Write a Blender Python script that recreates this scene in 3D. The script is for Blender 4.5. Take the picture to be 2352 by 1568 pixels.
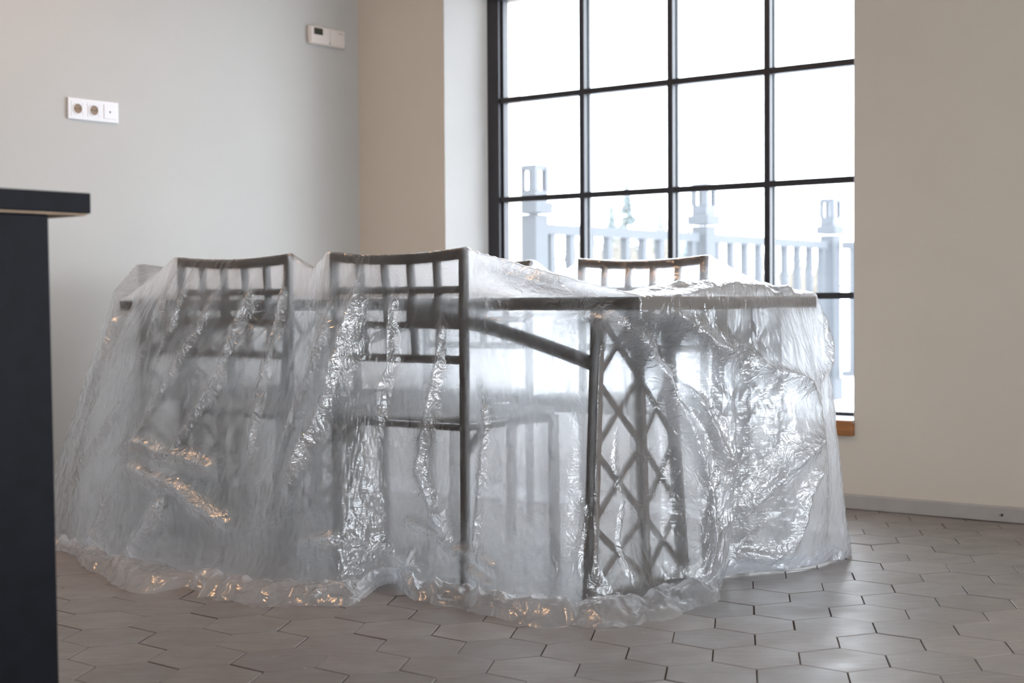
import bpy, bmesh, math, random
import numpy as np
from mathutils import Vector, Matrix

random.seed(7)
np.random.seed(7)
PI = math.pi
D = bpy.data
S = bpy.context.scene
for o in list(D.objects):
    D.objects.remove(o)
COL = S.collection

# ------------------------------------------------------------------ camera
cam = D.cameras.new('camera')
camo = D.objects.new('camera', cam)
COL.objects.link(camo)
cam.sensor_width = 36
cam.lens = 51.1
cam.clip_end = 300
camo.matrix_world = (Matrix.Translation((0, 0, 0.75)) @ Matrix.Rotation(PI / 2 - 0.0276, 4, 'X')
                     @ Matrix.Rotation(-0.00594, 4, 'Z'))
cam.dof.use_dof = True
cam.dof.focus_distance = 3.7
cam.dof.aperture_fstop = 3.6
S.camera = camo

# ------------------------------------------------------------------ world, exposure, lights
W = D.worlds.new('overcast_sky')
S.world = W
W.use_nodes = True
nt = W.node_tree
bg = nt.nodes['Background']
bg.inputs[0].default_value = (0.85, 0.92, 1.0, 1)
bg.inputs[1].default_value = 11.5
S.view_settings.view_transform = 'Standard'
S.view_settings.look = 'None'
S.view_settings.gamma = 1
S.view_settings.use_curve_mapping = False
S.view_settings.exposure = 0.06
cy = S.cycles
cy.use_adaptive_sampling = True
cy.adaptive_threshold = 0.02
cy.max_bounces = 11
cy.diffuse_bounces = 7
cy.glossy_bounces = 4
cy.transmission_bounces = 9
cy.transparent_max_bounces = 24
cy.sample_clamp_indirect = 40
cy.caustics_refractive = True
cy.blur_glossy = 0.5


def area(name, loc, aim, sx, sy, power, color, portal=False, spread=PI):
    l = D.lights.new(name, 'AREA')
    l.shape = 'RECTANGLE'
    l.size = sx
    l.size_y = sy
    l.energy = power
    l.color = color
    l.spread = spread
    o = D.objects.new(name, l)
    COL.objects.link(o)
    o.location = loc
    o.rotation_euler = (Vector(aim) - Vector(loc)).to_track_quat('-Z', 'Y').to_euler()
    if portal:
        l.cycles.is_portal = True
    return o


# ------------------------------------------------------------------ the table frame of reference
# the table's near right corner; s runs along its long side (to the far left), t across it
C0 = Vector((0.31016, 3.517))
UL = Vector((-0.7955, 0.606)).normalized()
UR = Vector((UL.y, -UL.x))
VR = Vector((0.6497, 0.7602)).normalized()        # run of the left wall
ANG = math.atan2(UL.y, UL.x)


def ST(s, t, z=0.0):
    p = C0 + UL * s + UR * t
    return Vector((p.x, p.y, z))


# window portal and warm lamp (the room's ceiling lamp, outside the frame)
area('window_daylight_portal', ST(1.2, 2.16, 1.2), ST(1.2, 0, 1.2), 1.9, 1.8, 1, (1, 1, 1), True)
area('ceiling_lamp', (-1.15, 4.3, 2.7), (-1.15, 4.6, 0.0), 0.5, 0.5, 14, (1.0, 0.56, 0.27))
area('added_side_portal', ST(-2.42, -0.55, 1.3), ST(0, -0.55, 1.3), 3.5, 2.0, 1, (1, 1, 1), True)  # unseen side opening, added and sized to light left wall and floor
area('added_rear_portal', (0.9, -3.3, 1.5), (0.9, 0, 1.5), 4.2, 2.0, 1, (1, 1, 1), True)  # unseen rear opening, added as fill for the film and right wall


# ------------------------------------------------------------------ materials
def mat(name):
    m = D.materials.new(name)
    m.use_nodes = True
    n = m.node_tree
    for x in list(n.nodes):
        n.nodes.remove(x)
    out = n.nodes.new('ShaderNodeOutputMaterial')
    return m, n, out


def node(n, t, **kw):
    x = n.nodes.new(t)
    for k, v in kw.items():
        if k.startswith('i_'):
            x.inputs[k[2:].replace('_', ' ')].default_value = v
        else:
            setattr(x, k, v)
    return x


def simple(name, col, rough=0.6, metal=0.0, noise=0.0, nscale=20, bump=0.0, spec=0.5, stretch=None, bscale=None):
    m, n, out = mat(name)
    b = node(n, 'ShaderNodeBsdfPrincipled')
    b.inputs['Roughness'].default_value = rough
    b.inputs['Metallic'].default_value = metal
    b.inputs['Specular IOR Level'].default_value = spec
    b.inputs['Base Color'].default_value = (*col, 1)
    n.links.new(b.outputs[0], out.inputs[0])
    tc = node(n, 'ShaderNodeTexCoord')
    mp = node(n, 'ShaderNodeMapping')
    n.links.new(tc.outputs['Object'], mp.inputs[0])
    if stretch:
        mp.inputs['Scale'].default_value = stretch
    if noise:
        t = node(n, 'ShaderNodeTexNoise')
        t.inputs['Scale'].default_value = nscale
        t.inputs['Detail'].default_value = 6
        n.links.new(mp.outputs[0], t.inputs[0])
        r = node(n, 'ShaderNodeMapRange')
        r.inputs[1].default_value = 0.3
        r.inputs[2].default_value = 0.7
        r.inputs[3].default_value = 1 - noise
        r.inputs[4].default_value = 1 + noise
        n.links.new(t.outputs[0], r.inputs[0])
        mx = node(n, 'ShaderNodeVectorMath', operation='SCALE')
        mx.inputs[0].default_value = col
        n.links.new(r.outputs[0], mx.inputs['Scale'])
        n.links.new(mx.outputs[0], b.inputs['Base Color'])
    if bump:
        t = node(n, 'ShaderNodeTexNoise')
        t.inputs['Scale'].default_value = bscale or nscale * 3
        t.inputs['Detail'].default_value = 8
        n.links.new(mp.outputs[0], t.inputs[0])
        bp = node(n, 'ShaderNodeBump')
        bp.inputs['Strength'].default_value = bump
        bp.inputs['Distance'].default_value = 0.002
        n.links.new(t.outputs[0], bp.inputs['Height'])
        n.links.new(bp.outputs[0], b.inputs['Normal'])
    return m


M = {}
M['wall'] = simple('painted_wall', (0.480, 0.474, 0.455), 0.75, noise=0.015, nscale=3, bump=0.12, bscale=160)
M['wall_beige'] = simple('painted_wall_beige', (0.67, 0.595, 0.505), 0.75, noise=0.015, nscale=3, bump=0.12, bscale=160)
M['reveal'] = simple('white_plaster', (0.60, 0.60, 0.59), 0.7)
M['ceiling'] = simple('ceiling_paint', (0.75, 0.74, 0.72), 0.8)
M['base'] = simple('baseboard_paint', (0.42, 0.39, 0.36), 0.5, noise=0.06, nscale=12, bump=0.2, bscale=60)
M['frame'] = simple('window_steel', (0.022, 0.021, 0.026), 0.45, noise=0.1, nscale=30)
M['spacer'] = simple('pane_spacer', (0.06, 0.065, 0.075), 0.5)
M['sill'] = simple('sill_oak', (0.34, 0.13, 0.035), 0.45, noise=0.25, nscale=8, stretch=(1, 1, 14), bump=0.2)
M['sill_top'] = simple('sill_white', (0.7, 0.7, 0.72), 0.35)
M['grout'] = simple('grout', (0.10, 0.062, 0.042), 0.9, noise=0.3, nscale=40)
M['black'] = simple('black_lacquer', (0.006, 0.006, 0.009), 0.5, noise=0.2, nscale=25, bump=0.1, bscale=90, spec=0.08)
M['raw'] = simple('raw_board', (0.35, 0.25, 0.17), 0.8, noise=0.15, nscale=30)
M['white_plastic'] = simple('white_plastic', (0.78, 0.79, 0.82), 0.35)
M['cream_plastic'] = simple('cream_plastic', (0.7, 0.64, 0.6), 0.4)
M['brown_insert'] = simple('socket_inside', (0.25, 0.17, 0.11), 0.5)
M['dark'] = simple('dark_opening', (0.01, 0.01, 0.01), 0.5)
M['lcd'] = simple('lcd_screen', (0.035, 0.035, 0.028), 0.25)
M['grey_print'] = simple('grey_print', (0.25, 0.23, 0.22), 0.6)
M['metal'] = simple('pin_metal', (0.5, 0.5, 0.5), 0.3, metal=1)
M['wood'] = simple('dark_stained_wood', (0.062, 0.037, 0.022), 0.5, noise=0.35, nscale=9, stretch=(6, 6, 1.2),
                   bump=0.5, bscale=40)
M['seat'] = simple('seat_cushion', (0.62, 0.61, 0.6), 0.6, noise=0.1, nscale=30, bump=0.2)
M['snow'] = simple('snow', (0.86, 0.88, 0.92), 0.8, bump=0.4, bscale=3)
M['rail'] = simple('grey_painted_rail', (0.040, 0.045, 0.053), 0.6, noise=0.08, nscale=6)
M['lantern'] = simple('lantern_metal', (0.04, 0.045, 0.055), 0.45, noise=0.05)
M['leaf'] = simple('hazy_needles', (0.085, 0.105, 0.105), 0.8, noise=0.3, nscale=5)  # grey of haze and overexposure put into the needle colour
M['twig'] = simple('pale_twigs', (0.16, 0.138, 0.11), 0.9, noise=0.2, nscale=5)
M['render'] = simple('outside_render', (0.8, 0.8, 0.8), 0.8)
M['deck'] = simple('deck_boards', (0.35, 0.34, 0.33), 0.8, noise=0.2)


def tile_material():
    m, n, out = mat('brushed_clay_tile')
    b = node(n, 'ShaderNodeBsdfPrincipled')
    oi = node(n, 'ShaderNodeObjectInfo')
    geo = node(n, 'ShaderNodeNewGeometry')
    mp = node(n, 'ShaderNodeMapping')
    mp.inputs['Rotation'].default_value = (0, 0, 0.156)
    mp.inputs['Scale'].default_value = (5, 38, 10)
    n.links.new(geo.outputs['Position'], mp.inputs[0])
    t = node(n, 'ShaderNodeTexNoise')
    t.inputs['Scale'].default_value = 2.2
    t.inputs['Detail'].default_value = 7
    t.inputs['Roughness'].default_value = 0.62
    n.links.new(mp.outputs[0], t.inputs[0])
    big = node(n, 'ShaderNodeTexNoise')
    big.inputs['Scale'].default_value = 9
    big.inputs['Detail'].default_value = 4
    n.links.new(geo.outputs['Position'], big.inputs[0])
    cr = node(n, 'ShaderNodeValToRGB')
    cr.color_ramp.elements[0].position = 0.3
    cr.color_ramp.elements[0].color = (0.225, 0.198, 0.180, 1)
    cr.color_ramp.elements[1].position = 0.72
    cr.color_ramp.elements[1].color = (0.29, 0.258, 0.236, 1)
    n.links.new(t.outputs[0], cr.inputs[0])
    hsv = node(n, 'ShaderNodeHueSaturation')
    mr = node(n, 'ShaderNodeMapRange')
    mr.inputs[3].default_value = 0.9
    mr.inputs[4].default_value = 1.1
    n.links.new(oi.outputs['Random'], mr.inputs[0])
    n.links.new(mr.outputs[0], hsv.inputs['Value'])
    n.links.new(cr.outputs[0], hsv.inputs['Color'])
    # scattered dust specks and scuffs
    vor = node(n, 'ShaderNodeTexVoronoi')
    vor.inputs['Scale'].default_value = 14
    n.links.new(geo.outputs['Position'], vor.inputs[0])
    lt = node(n, 'ShaderNodeMath', operation='LESS_THAN')
    lt.inputs[1].default_value = 0.045
    n.links.new(vor.outputs['Distance'], lt.inputs[0])
    mx = node(n, 'ShaderNodeMixRGB')
    mx.inputs[2].default_value = (0.5, 0.48, 0.45, 1)
    ml = node(n, 'ShaderNodeMath', operation='MULTIPLY')
    ml.inputs[1].default_value = 0.45
    n.links.new(lt.outputs[0], ml.inputs[0])
    n.links.new(ml.outputs[0], mx.inputs[0])
    n.links.new(hsv.outputs[0], mx.inputs[1])
    n.links.new(mx.outputs[0], b.inputs['Base Color'])
    rr = node(n, 'ShaderNodeMapRange')
    rr.inputs[1].default_value = 0.3
    rr.inputs[2].default_value = 0.7
    rr.inputs[3].default_value = 0.31
    rr.inputs[4].default_value = 0.47
    n.links.new(big.outputs[0], rr.inputs[0])
    n.links.new(rr.outputs[0], b.inputs['Roughness'])
    bp = node(n, 'ShaderNodeBump')
    bp.inputs['Strength'].default_value = 0.25
    bp.inputs['Distance'].default_value = 0.0012
    n.links.new(t.outputs[0], bp.inputs['Height'])
    n.links.new(bp.outputs[0], b.inputs['Normal'])
    n.links.new(b.outputs[0], out.inputs[0])
    return m


M['tile'] = tile_material()


def glass_material():
    m, n, out = mat('window_glass')
    tr = node(n, 'ShaderNodeBsdfTransparent')
    tr.inputs[0].default_value = (0.985, 0.99, 0.99, 1)
    gl = node(n, 'ShaderNodeBsdfGlossy')
    gl.inputs['Roughness'].default_value = 0.02
    tl = node(n, 'ShaderNodeBsdfTranslucent')
    tl.inputs[0].default_value = (1, 1, 1, 1)
    lf = node(n, 'ShaderNodeLayerWeight')      # Schlick, the same from both sides of the pane
    lf.inputs[0].default_value = 0.5
    pw = node(n, 'ShaderNodeMath', operation='POWER')
    pw.inputs[1].default_value = 5.0
    n.links.new(lf.outputs['Facing'], pw.inputs[0])
    fr = node(n, 'ShaderNodeMath', operation='MULTIPLY_ADD')
    fr.inputs[1].default_value = 0.96
    fr.inputs[2].default_value = 0.04
    n.links.new(pw.outputs[0], fr.inputs[0])
    m1 = node(n, 'ShaderNodeMixShader')
    m1.inputs[0].default_value = 0.006          # veiling flare put into the glass, paling the view outside
    n.links.new(tr.outputs[0], m1.inputs[1])
    n.links.new(tl.outputs[0], m1.inputs[2])
    m2 = node(n, 'ShaderNodeMixShader')
    n.links.new(fr.outputs[0], m2.inputs[0])
    n.links.new(m1.outputs[0], m2.inputs[1])
    n.links.new(gl.outputs[0], m2.inputs[2])
    n.links.new(m2.outputs[0], out.inputs[0])
    return m


M['glass'] = glass_material()


def film_material():
    m, n, out = mat('polythene_film')
    L = n.links.new
    tc = node(n, 'ShaderNodeTexCoord')
    # crinkle relief: two ridged layers and a creased voronoi layer
    def layer(scale, detail, dist, stretch, rot=(0, 0, 0)):
        mp = node(n, 'ShaderNodeMapping')
        mp.inputs['Scale'].default_value = stretch
        mp.inputs['Rotation'].default_value = rot
        L(tc.outputs['Object'], mp.inputs[0])
        t = node(n, 'ShaderNodeTexNoise')
        t.inputs['Scale'].default_value = scale
        t.inputs['Detail'].default_value = detail
        t.inputs['Distortion'].default_value = dist
        L(mp.outputs[0], t.inputs[0])
        s = node(n, 'ShaderNodeMath', operation='SUBTRACT')
        s.inputs[1].default_value = 0.5
        L(t.outputs[0], s.inputs[0])
        a = node(n, 'ShaderNodeMath', operation='ABSOLUTE')
        L(s.outputs[0], a.inputs[0])
        return a
    a1 = layer(6, 2, 0.4, (1, 1, 0.5))
    a2 = layer(26, 4, 0.9, (1, 1, 1), (0.5, 0.4, 0.3))
    a3 = layer(52, 2, 0.4, (1, 1, 1.6), (0.2, 0.9, 0.1))
    bp1 = node(n, 'ShaderNodeBump')
    bp1.inputs['Strength'].default_value = 1.0
    bp1.inputs['Distance'].default_value = 0.012
    L(a1.outputs[0], bp1.inputs['Height'])
    bp2 = node(n, 'ShaderNodeBump')
    bp2.inputs['Strength'].default_value = 1.0
    bp2.inputs['Distance'].default_value = 0.008
    L(bp1.outputs[0], bp2.inputs['Normal'])
    # long fine stretch marks running down to the right
    mp4 = node(n, 'ShaderNodeMapping')
    mp4.inputs['Rotation'].default_value = (0, -0.32, 0)
    mp4.inputs['Scale'].default_value = (0.9, 0.9, 60)
    L(tc.outputs['Object'], mp4.inputs[0])
    t4 = node(n, 'ShaderNodeTexNoise')
    t4.inputs['Scale'].default_value = 3.0
    t4.inputs['Detail'].default_value = 3
    L(mp4.outputs[0], t4.inputs[0])
    bp4 = node(n, 'ShaderNodeBump')
    bp4.inputs['Strength'].default_value = 0.5
    bp4.inputs['Distance'].default_value = 0.002
    L(t4.outputs[0], bp4.inputs['Height'])
    L(bp2.outputs[0], bp4.inputs['Normal'])
    at = node(n, 'ShaderNodeAttribute')
    at.attribute_name = 'layers'               # gathers and the hem are several layers thick
    ag = node(n, 'ShaderNodeAttribute')
    ag.attribute_name = 'gather'               # crinkled like foil around the gathers

    def boost(src, lo, hi):
        x = node(n, 'ShaderNodeMapRange')
        x.inputs[3].default_value = lo
        x.inputs[4].default_value = hi
        L(ag.outputs['Fac'], x.inputs[0])
        y = node(n, 'ShaderNodeMath', operation='MULTIPLY')
        L(src.outputs[0], y.inputs[0])
        L(x.outputs[0], y.inputs[1])
        return y
    h3 = boost(a3, 0.45, 1.7)
    h2 = boost(a2, 0.5, 2.6)
    L(h2.outputs[0], bp2.inputs['Height'])
    bp3 = node(n, 'ShaderNodeBump')
    bp3.inputs['Strength'].default_value = 0.8
    bp3.inputs['Distance'].default_value = 0.0022
    L(h3.outputs[0], bp3.inputs['Height'])
    L(bp4.outputs[0], bp3.inputs['Normal'])

    tr = node(n, 'ShaderNodeBsdfTransparent')
    tr.inputs[0].default_value = (0.985, 0.985, 0.99, 1)
    rf = node(n, 'ShaderNodeBsdfRefraction')
    rf.inputs['Color'].default_value = (0.985, 0.985, 0.99, 1)
    rf.inputs['Roughness'].default_value = 0.5
    # a film has no inside: seen from either face the light passes through the same way
    geo = node(n, 'ShaderNodeNewGeometry')

    def both_ways(sock, ior):
        x = node(n, 'ShaderNodeMapRange')
        x.inputs[3].default_value = ior
        x.inputs[4].default_value = 1.0 / ior
        L(geo.outputs['Backfacing'], x.inputs[0])
        L(x.outputs[0], sock)
    both_ways(rf.inputs['IOR'], 1.09)
    rw = node(n, 'ShaderNodeBsdfRefraction')
    rw.inputs['Color'].default_value = (1, 1, 1, 1)
    rw.inputs['Roughness'].default_value = 0.95
    both_ways(rw.inputs['IOR'], 1.22)
    df = node(n, 'ShaderNodeBsdfDiffuse')
    df.inputs[0].default_value = (0.92, 0.93, 0.95, 1)
    tl = node(n, 'ShaderNodeBsdfTranslucent')
    tl.inputs[0].default_value = (0.95, 0.965, 1.0, 1)
    L(bp3.outputs[0], df.inputs['Normal'])
    L(bp2.outputs[0], tl.inputs['Normal'])
    gl = node(n, 'ShaderNodeBsdfGlossy')
    gl.inputs['Color'].default_value = (1, 1, 1, 1)
    gl.inputs['Roughness'].default_value = 0.13
    L(bp3.outputs[0], gl.inputs['Normal'])

    def mix(f, a, b):
        x = node(n, 'ShaderNodeMixShader')
        if isinstance(f, float):
            x.inputs[0].default_value = f
        else:
            L(f, x.inputs[0])
        L(a.outputs[0], x.inputs[1])
        L(b.outputs[0], x.inputs[2])
        return x
    haze = mix(0.88, df, tl)
    thru = mix(0.40, mix(0.42, tr, rf), rw)
    # the film looks milkier where it is seen edge-on (longer path through it)
    lw = node(n, 'ShaderNodeLayerWeight')
    lw.inputs[0].default_value = 0.3
    L(bp2.outputs[0], lw.inputs['Normal'])
    mr = node(n, 'ShaderNodeMapRange')
    mr.inputs[1].default_value = 0.0
    mr.inputs[2].default_value = 0.8
    mr.inputs[3].default_value = 0.30
    mr.inputs[4].default_value = 0.55
    L(lw.outputs['Facing'], mr.inputs[0])
    # white stress marks along the creases
    def less(src, v):
        x = node(n, 'ShaderNodeMapRange')
        x.inputs[1].default_value = v
        x.inputs[2].default_value = 0.0
        x.inputs[3].default_value = 0.0
        x.inputs[4].default_value = 1.0
        L(src.outputs[0], x.inputs[0])
        return x
    c2, c3 = less(a2, 0.018), less(a3, 0.03)
    clump = node(n, 'ShaderNodeTexNoise')
    clump.inputs['Scale'].default_value = 4.5
    clump.inputs['Detail'].default_value = 3
    L(tc.outputs['Object'], clump.inputs[0])
    ck = node(n, 'ShaderNodeMapRange')
    ck.inputs[1].default_value = 0.42
    ck.inputs[2].default_value = 0.62
    ck.inputs[3].default_value = 0.0
    ck.inputs[4].default_value = 1.0
    L(clump.outputs[0], ck.inputs[0])
    ad = node(n, 'ShaderNodeMath', operation='MAXIMUM')
    L(c2.outputs[0], ad.inputs[0])
    L(c3.outputs[0], ad.inputs[1])
    ml = node(n, 'ShaderNodeMath', operation='MULTIPLY')
    L(ad.outputs[0], ml.inputs[0])
    L(ck.outputs[0], ml.inputs[1])
    ma = node(n, 'ShaderNodeMath', operation='MULTIPLY_ADD')
    ma.inputs[1].default_value = 0.35
    ma.use_clamp = True
    L(ml.outputs[0], ma.inputs[0])
    L(mr.outputs[0], ma.inputs[2])
    mb_ = node(n, 'ShaderNodeMath', operation='MULTIPLY_ADD')
    mb_.inputs[1].default_value = 0.45
    mb_.use_clamp = True
    L(at.outputs['Fac'], mb_.inputs[0])
    L(ma.outputs[0], mb_.inputs[2])
    body = mix(mb_.outputs[0], thru, haze)
    # Schlick reflectance of a thin film, the same from both sides
    lf = node(n, 'ShaderNodeLayerWeight')
    lf.inputs[0].default_value = 0.5
    L(bp3.outputs[0], lf.inputs['Normal'])
    pw = node(n, 'ShaderNodeMath', operation='POWER')
    pw.inputs[1].default_value = 4.0
    L(lf.outputs['Facing'], pw.inputs[0])
    fm = node(n, 'ShaderNodeMath', operation='MULTIPLY_ADD')
    fm.inputs[1].default_value = 0.7
    f0 = node(n, 'ShaderNodeMapRange')
    f0.inputs[3].default_value = 0.08
    f0.inputs[4].default_value = 0.30
    L(ag.outputs['Fac'], f0.inputs[0])
    L(f0.outputs[0], fm.inputs[2])
    fm.use_clamp = True
    L(pw.outputs[0], fm.inputs[0])
    full = mix(fm.outputs[0], body, gl)
    L(full.outputs[0], out.inputs[0])
    return m


M['film'] = film_material()


# ------------------------------------------------------------------ mesh helpers
class MB:
    def __init__(self):
        self.v = []
        self.f = []

    def quad_box(self, pts):
        """eight corners: four of the bottom loop, four of the top loop"""
        b = len(self.v)
        self.v += [tuple(p) for p in pts]
        for q in ((3, 2, 1, 0), (4, 5, 6, 7), (0, 1, 5, 4), (1, 2, 6, 5), (2, 3, 7, 6), (3, 0, 4, 7)):
            self.f.append([b + i for i in q])
        return self

    def box(self, c, size, rot=0.0):
        cx, cy_, cz = c
        hx, hy, hz = size[0] / 2, size[1] / 2, size[2] / 2
        cr, sr = math.cos(rot), math.sin(rot)
        pts = []
        for z in (-hz, hz):
            for x, y in ((-hx, -hy), (hx, -hy), (hx, hy), (-hx, hy)):
                pts.append((cx + x * cr - y * sr, cy_ + x * sr + y * cr, cz + z))
        return self.quad_box(pts)

    def bar(self, a, b, w, d, up=None):
        """straight bar from a to b, w wide along `up`-perpendicular side, d deep"""
        a, b = Vector(a), Vector(b)
        ax = (b - a).normalized()
        u = Vector(up) if up is not None else (Vector((0, 0, 1)) if abs(ax.z) < 0.9 else Vector((0, 1, 0)))
        side = ax.cross(u).normalized()
        u2 = side.cross(ax).normalized()
        pts = []
        for p in (a, b):
            for x, y in ((-1, -1), (1, -1), (1, 1), (-1, 1)):
                pts.append(p + side * (x * w / 2) + u2 * (y * d / 2))
        return self.quad_box(pts)

    def sweep(self, pts, w, h, side):
        """rectangular section swept along pts; side = horizontal direction across the run"""
        side = Vector(side).normalized()
        b = len(self.v)
        for p in pts:
            p = Vector(p)
            for x, z in ((-1, -1), (1, -1), (1, 1), (-1, 1)):
                self.v.append(tuple(p + side * (x * w / 2) + Vector((0, 0, z * h / 2))))
        m = len(pts)
        for i in range(m - 1):
            for k in range(4):
                k2 = (k + 1) % 4
                self.f.append([b + i * 4 + k, b + i * 4 + k2, b + i * 4 + 4 + k2, b + i * 4 + 4 + k])
        self.f.append([b + 3, b + 2, b + 1, b])
        e = b + (m - 1) * 4
        self.f.append([e, e + 1, e + 2, e + 3])
        return self

    def tube(self, pts, radii, n=8):
        b = len(self.v)
        P = [Vector(p) for p in pts]
        for i, p in enumerate(P):
            ax = (P[min(i + 1, len(P) - 1)] - P[max(i - 1, 0)]).normalized()
            u = Vector((1, 0, 0)) if abs(ax.x) < 0.8 else Vector((0, 1, 0))
            s1 = ax.cross(u).normalized()
            s2 = ax.cross(s1)
            for k in range(n):
                a = 2 * PI * k / n
                self.v.append(tuple(p + (s1 * math.cos(a) + s2 * math.sin(a)) * radii[i]))
        for i in range(len(P) - 1):
            for k in range(n):
                k2 = (k + 1) % n
                self.f.append([b + i * n + k, b + i * n + k2, b + (i + 1) * n + k2, b + (i + 1) * n + k])
        self.f.append([b + k for k in range(n)][::-1])
        self.f.append([b + (len(P) - 1) * n + k for k in range(n)])
        return self

    def build(self, name, m, parent=None, bevel=0.0, smooth=False):
        me = D.meshes.new(name)
        me.from_pydata(self.v, [], self.f)
        bm = bmesh.new()
        bm.from_mesh(me)
        bmesh.ops.recalc_face_normals(bm, faces=bm.faces)
        if bevel:
            bmesh.ops.bevel(bm, geom=list(bm.edges), offset=bevel, segments=1, affect='EDGES', clamp_overlap=True)
        bm.to_mesh(me)
        bm.free()
        me.materials.append(m)
        if smooth:
            for p in me.polygons:
                p.use_smooth = True
        o = D.objects.new(name, me)
        COL.objects.link(o)
        if parent is not None:
            o.parent = parent
            o.matrix_parent_inverse = Matrix.Identity(4)
            # geometry is written in world space: move it into the parent's frame
            root = parent
            while root.parent is not None:      # sub-parts share their thing's frame
                root = root.parent
            me.transform(root.matrix_world.inverted())
        return o


def struct(o):
    o['kind'] = 'structure'
    return o


def thing(name, label, cat, loc, rz=0.0, group=None):
    o = D.objects.new(name, None)
    o.empty_display_size = 0.1
    COL.objects.link(o)
    o.matrix_world = Matrix.Translation(loc) @ Matrix.Rotation(rz, 4, 'Z')
    o['label'] = label
    o['category'] = cat
    if group:
        o['group'] = group
    return o


def copy_thing(root, M4, label):
    """a copy of a thing, its parts and their sub-parts, placed by a matrix"""
    def rec(o, parent):
        c = o.copy()
        COL.objects.link(c)
        if parent is not None:
            c.parent = parent
            c.matrix_parent_inverse = o.matrix_parent_inverse.copy()
        for ch in kids[o.name]:
            rec(ch, c)
        return c
    allo = list(D.objects)
    kids = {o.name: [] for o in allo}
    for o in allo:
        if o.parent:
            kids[o.parent.name].append(o)
    c = rec(root, None)
    c.matrix_world = M4
    c['label'] = label
    return c


# ------------------------------------------------------------------ room shell
WT = 1.882                       # t of the window wall's inner face
WIN_S = (0.30, 2.07)             # window opening at the glass
WIN_Z = (0.318, 2.09)
GL = 0.19                        # how far the frame sits behind the wall face
CEIL = 2.85
S_L = 2.693                      # corner with the left wall
S_R = -2.3
TH = 0.42                        # wall thickness
corner = ST(S_L, WT)
REAR_Y = -3.2


def wall_piece(mb, s0, s1, z0, z1, s0b=None, s1b=None):
    """wall prism between s0..s1 at the inner face and s0b..s1b at the frame, then straight out"""
    s0b = s0 if s0b is None else s0b
    s1b = s1 if s1b is None else s1b
    mb.quad_box([ST(s0, WT, z0), ST(s1, WT, z0), ST(s1b, WT + GL, z0), ST(s0b, WT + GL, z0),
                 ST(s0, WT, z1), ST(s1, WT, z1), ST(s1b, WT + GL, z1), ST(s0b, WT + GL, z1)])
    mb.quad_box([ST(s0b, WT + GL, z0), ST(s1b, WT + GL, z0), ST(s1b, WT + TH, z0), ST(s0b, WT + TH, z0),
                 ST(s0b, WT + GL, z1), ST(s1b, WT + GL, z1), ST(s1b, WT + TH, z1), ST(s0b, WT + TH, z1)])


mb = MB()
wall_piece(mb, S_R, 0.286, 0, CEIL, S_R, 0.30)
wall_piece(mb, 2.187, S_L + 0.6, 0, CEIL, 2.085, S_L + 0.6)
wall_piece(mb, 0.286, 2.187, 0, 0.262, 0.30, 2.085)
wall_piece(mb, 0.286, 2.187, 2.10, CEIL, 0.30, 2.085)
struct(mb.build('wall_window', M['wall_beige']))

# white plaster skins on the window reveals
mb = MB()
e_ = 0.003
mb.quad_box([ST(2.1865, WT, 0.318), ST(2.1845, WT, 0.318), ST(2.0815, WT + GL, 0.318), ST(2.086, WT + GL, 0.318),
             ST(2.1865, WT, 2.0985), ST(2.1845, WT, 2.0985), ST(2.0815, WT + GL, 2.0985), ST(2.086, WT + GL, 2.0985)])
struct(mb.build('trim_1', M['reveal']))
mb = MB()
mb.quad_box([ST(0.286, WT, 0.318), ST(0.289, WT, 0.318), ST(0.303, WT + GL, 0.318), ST(0.300, WT + GL, 0.318),
             ST(0.286, WT, 2.0985), ST(0.289, WT, 2.0985), ST(0.303, WT + GL, 2.0985), ST(0.300, WT + GL, 2.0985)])
struct(mb.build('trim_2', M['reveal']))

# left wall
lw0 = Vector((corner.x, corner.y)) + VR * 0.02
lw1 = Vector((corner.x, corner.y)) - VR * 12.0
nl = Vector((-VR.y, VR.x))
mb = MB()
mb.quad_box([(*lw0, 0), (*lw1, 0), (*(lw1 + nl * 0.3), 0), (*(lw0 + nl * 0.3), 0),
             (*lw0, CEIL), (*lw1, CEIL), (*(lw1 + nl * 0.3), CEIL), (*(lw0 + nl * 0.3), CEIL)])
struct(mb.build('wall_left', M['wall']))
# right and rear walls, outside the frame, close the room; the rear opening is added for fill light
mb = MB()
OP = ((-2.3, 1.2),)                       # unseen opening, added in the right-hand wall to light the room
for (ta, tb_, za, zb) in ((1.2, WT + 0.4, 0, CEIL), (-8.6, -2.3, 0, CEIL), (-2.3, 1.2, 0, 0.3), (-2.3, 1.2, 2.3, CEIL)):
    mb.quad_box([ST(S_R, ta, za), ST(S_R - 0.3, ta, za), ST(S_R - 0.3, tb_, za), ST(S_R, tb_, za),
                 ST(S_R, ta, zb), ST(S_R - 0.3, ta, zb), ST(S_R - 0.3, tb_, zb), ST(S_R, tb_, zb)])
struct(mb.build('wall_right', M['wall']))
mb = MB()
for ta in (-2.3, -1.15, 0.02, 1.16):
    mb.quad_box([ST(S_R - 0.16, ta, 0.3), ST(S_R - 0.2, ta, 0.3), ST(S_R - 0.2, ta + 0.04, 0.3), ST(S_R - 0.16, ta + 0.04, 0.3),
                 ST(S_R - 0.16, ta, 2.4), ST(S_R - 0.2, ta, 2.4), ST(S_R - 0.2, ta + 0.04, 2.4), ST(S_R - 0.16, ta + 0.04, 2.4)])
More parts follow.
